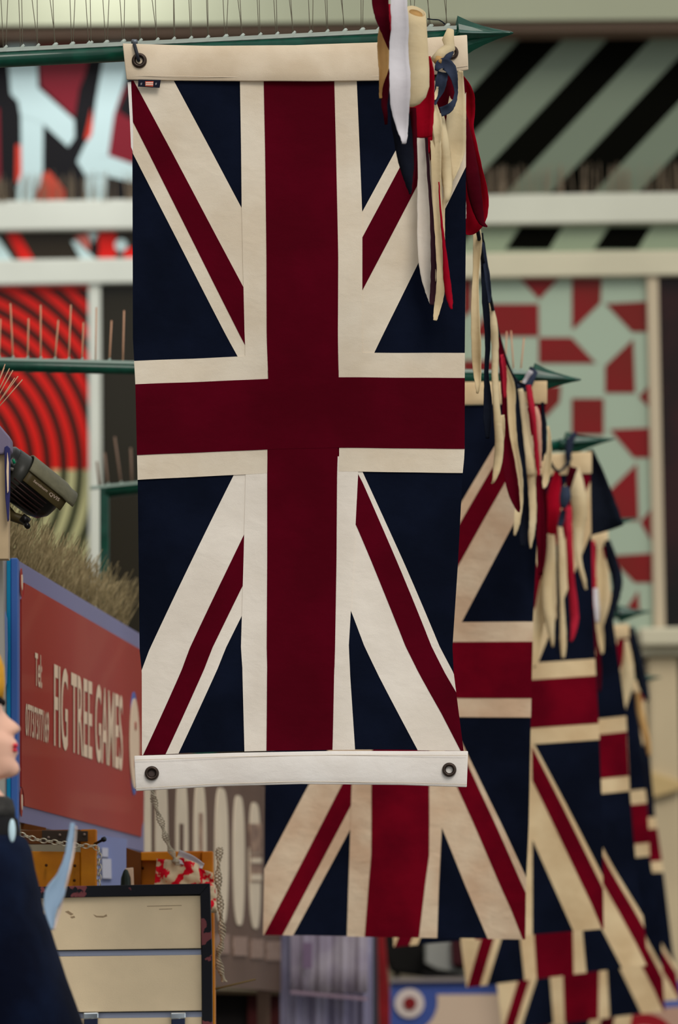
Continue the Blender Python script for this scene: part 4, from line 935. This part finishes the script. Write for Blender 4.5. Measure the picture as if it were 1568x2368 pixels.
# ---------------------------------------------------------------- person at the left edge, facing right
DP8 = 8.0; M8 = DP8/F
pr = empty('person', (P(-70, 0, 8).x, 8.0, 0), 'person in dark navy coat, yellow hair, red lips, facing right at left edge', 'person')
SK = mat('skin', (232, 182, 158), .5, var=.06, vscale=12); HR = mat('yellow_hair', (226, 160, 10), .6, var=.2, vscale=60); CT = cloth('navy_wool', (12, 22, 44), (6, 10, 26), .3, 0); BLK = mat('black_fabric', (14, 13, 16), .8); GRY = mat('charcoal_knit', (62, 60, 58), .9, var=.4, vscale=50, bump=.4, bscale=120)
def pring(py, xf, xb, hw, nose=None, n=48, flat_=1.0, nw=.17):
    xc = (xf+xb)/2; a_ = (xf-xb)/2; r = []
    for k in range(n):
        ph = 2*math.pi*k/n; c_, s_ = math.cos(ph), math.sin(ph)
        w_ = ph if ph < math.pi else ph-2*math.pi
        x = xc+a_*(abs(c_)**.85)*(1 if c_ > 0 else -1)
        if nose is not None: x += (nose-xf)*math.exp(-(w_/nw)**2)
        q = P(x, py, 8.0); r.append(Vector((q.x, 8.0-hw/1000*(abs(s_)**.9)*(1 if s_ > 0 else -1), q.z)))
    return r
head = [(1493, -62, -98, 18, None), (1502, -30, -135, 45, None), (1520, -8, -165, 62, None), (1550, 2, -184, 72, None), (1580, 4, -190, 75, None), (1610, 2, -190, 75, None), (1630, -2, -187, 73, 2),
        (1645, 0, -184, 71, 8), (1660, 4, -180, 69, 21), (1672, 8, -176, 67, 37), (1680, 10, -174, 66, 45), (1687, 12, -172, 65, 47), (1693, 14, -170, 64, 43), (1698, 18, -168, 62, 34), (1706, 24, -164, 60, 32), (1714, 28, -160, 58, 38), (1722, 30, -156, 56, 42), (1729, 30, -152, 54, 37), (1732, 30, -150, 53, 35), (1740, 30, -148, 51, 42), (1748, 29, -146, 49, 38), (1756, 30, -146, 46, 35), (1768, 34, -146, 42, 43), (1780, 34, -146, 36, 46), (1790, 28, -148, 33, 42), (1797, 12, -150, 34, 28), (1802, -6, -152, 38, 2), (1812, -14, -152, 48, None), (1825, -2, -152, 52, None), (1845, 14, -154, 53, None), (1880, 26, -158, 56, None), (1920, 34, -166, 66, None), (1950, 40, -190, 120, None), (1985, 52, -205, 170, None), (2060, 74, -215, 180, None), (2200, 100, -220, 175, None), (2400, 120, -215, 160, None), (2700, 80, -205, 160, None)]
ring_loft('body', [pring(a, b, c_, d, e) for a, b, c_, d, e in head], SK, pr)
# lips, eye, ear
def blob(name, c_, r3, mt_, parent):
    me = bpy.data.meshes.new(name); bm = bmesh.new(); bmesh.ops.create_uvsphere(bm, u_segments=16, v_segments=10, radius=1)
    for v in bm.verts: v.co = Vector((v.co.x*r3[0], v.co.y*r3[1], v.co.z*r3[2]))+Vector(c_)
    bm.to_mesh(me); bm.free(); return link(name, me, mt_, parent, True)
LIP = mat('red_lips', (214, 46, 66), .35)
blob('lips', P(36, 1724, 7.995), (.0048, .014, .0044), LIP, pr); blob('lips', P(35, 1735, 7.995), (.0046, .013, .004), LIP, pr)
for s_ in (-1, 1):
    blob('eye', P(-10, 1628, 8)+Vector((0, s_*.031, 0)), (.011, .010, .009), mat('eye_white', (226, 220, 214), .2), pr)
    blob('eyelashes', P(3, 1622, 8)+Vector((0, s_*.033, 0)), (.006, .012, .007), BLK, pr)
    blob('ear', P(-95, 1660, 8)+Vector((0, s_*.074, 0)), (.014, .006, .028), SK, pr)
hair = [(1483, -60, -100, 22), (1494, -22, -145, 52), (1515, 0, -176, 72), (1540, 9, -196, 82), (1580, 11, -204, 86), (1615, 8, -206, 86), (1628, -20, -206, 86), (1700, -60, -205, 84), (1790, -80, -200, 72), (1840, -95, -190, 50)]
ring_loft('hair', [pring(*r, n=40) for r in hair], HR, pr)
ring_loft('scarf', [pring(*r, n=40) for r in ((1842, 18, -165, 60), (1850, 30, -172, 66), (1870, 35, -175, 70), (1890, 36, -178, 72))], GRY, pr)
ring_loft('collar', [pring(*r, n=40) for r in ((1884, 30, -175, 66), (1895, 42, -185, 74), (1925, 47, -190, 84), (1955, 50, -195, 110))], BLK, pr)
blob('pendant', P(28, 1921, 7.9), (.0065, .004, .0215), mat('pale_blue_gloss', (196, 222, 232), .2), pr)['label'] = 'pale blue glossy pendant'
coat = [(1934, 52, -196, 95), (1942, 62, -205, 130), (1965, 72, -218, 172), (2010, 80, -230, 205), (2060, 92, -236, 215), (2110, 100, -238, 220), (2135, 112, -238, 222), (2180, 126, -240, 222), (2260, 152, -240, 220), (2368, 192, -240, 218), (2480, 205, -240, 216), (2700, 180, -240, 220), (2960, 175, -250, 230), (3100, 180, -256, 236)]
ring_loft('coat', [pring(*r, n=56) for r in coat], CT, pr)
for s_ in (-1, 1):
    sh = P(-80, 1985, 8)+Vector((0, s_*.19, 0))
    pts = [sh, sh+Vector((.0, s_*.06, -.14)), sh+Vector((.01, s_*.07, -.30)), sh+Vector((.08, s_*.05, -.52))]
    tube('sleeve', catmull([tuple(p) for p in pts], 5), [lerp(.062, .042, k/15) for k in range(16)], CT, pr, 16)
    hb = pts[-1]
    vs, fs = [], []
    tube_geo([hb+Vector((0, 0, .03)), hb+Vector((.015, 0, -.03)), hb+Vector((.03, 0, -.07)), hb+Vector((.045, 0, -.10))], [.027, .03, .036, .03], 12, vs, fs)
    for k, ln in enumerate((.068, .078, .074, .058)):
        a = hb+Vector((.06-.022*k, 0, -.095)); tube_geo([a, a+Vector((.008, -s_*.004, -ln*.4)), a+Vector((.012, -s_*.014, -ln*.8)), a+Vector((.010, -s_*.022, -ln))], [.0095, .009, .008, .004], 8, vs, fs)
    a = hb+Vector((.05, -s_*.01, -.035)); tube_geo([a, a+Vector((.03, -s_*.02, -.03)), a+Vector((.036, -s_*.026, -.065))], [.012, .011, .006], 8, vs, fs)
    mesh('hand', vs, fs, SK, pr, True)
    x0 = P(-60, 0, 8).x
    tube('trouser_leg', [(x0, 8+s_*.09, .70), (x0+.01, 8+s_*.095, .48), (x0, 8+s_*.1, .10)], [.085, .065, .055], BLK, pr, 16)
    ring_loft('shoe', [[Vector((x0+.05+rx*math.cos(a*math.pi/10), 8+s_*.1+ry*math.sin(a*math.pi/10), z)) for a in range(20)] for z, rx, ry in ((0, .13, .045), (.03, .132, .047), (.07, .10, .042), (.11, .06, .04))], BLK, pr)
# pale blue plastic strip standing up from the coat front
vs = []; fs = []
ctr = catmull([(168, 1903, 9), (163, 1940, 13), (156, 1985, 16), (143, 2030, 28), (128, 2062, 44), (118, 2095, 34), (118, 2125, 18), (121, 2150, 5)], 6)
o = ribbon([(a, b, c_) for a, b, c_ in ctr[::3]], 7.86, mat('pale_blue_plastic', (160, 186, 212), .35, coat=.3, trans=.25), None, 'plastic_strip', curl=.18, thick=.003, wave=0)
tag(o, 'curved pale blue plastic strip rising from the navy coat in front of the chain', 'plastic strip')
ribbon([(176, 1912, 3), (172, 1950, 4), (164, 2000, 4), (152, 2050, 4), (136, 2110, 5), (124, 2150, 4)], 7.86, mat('strip_rim', (206, 186, 176), .4), o, 'rim', curl=.1, thick=.003)

adopt()
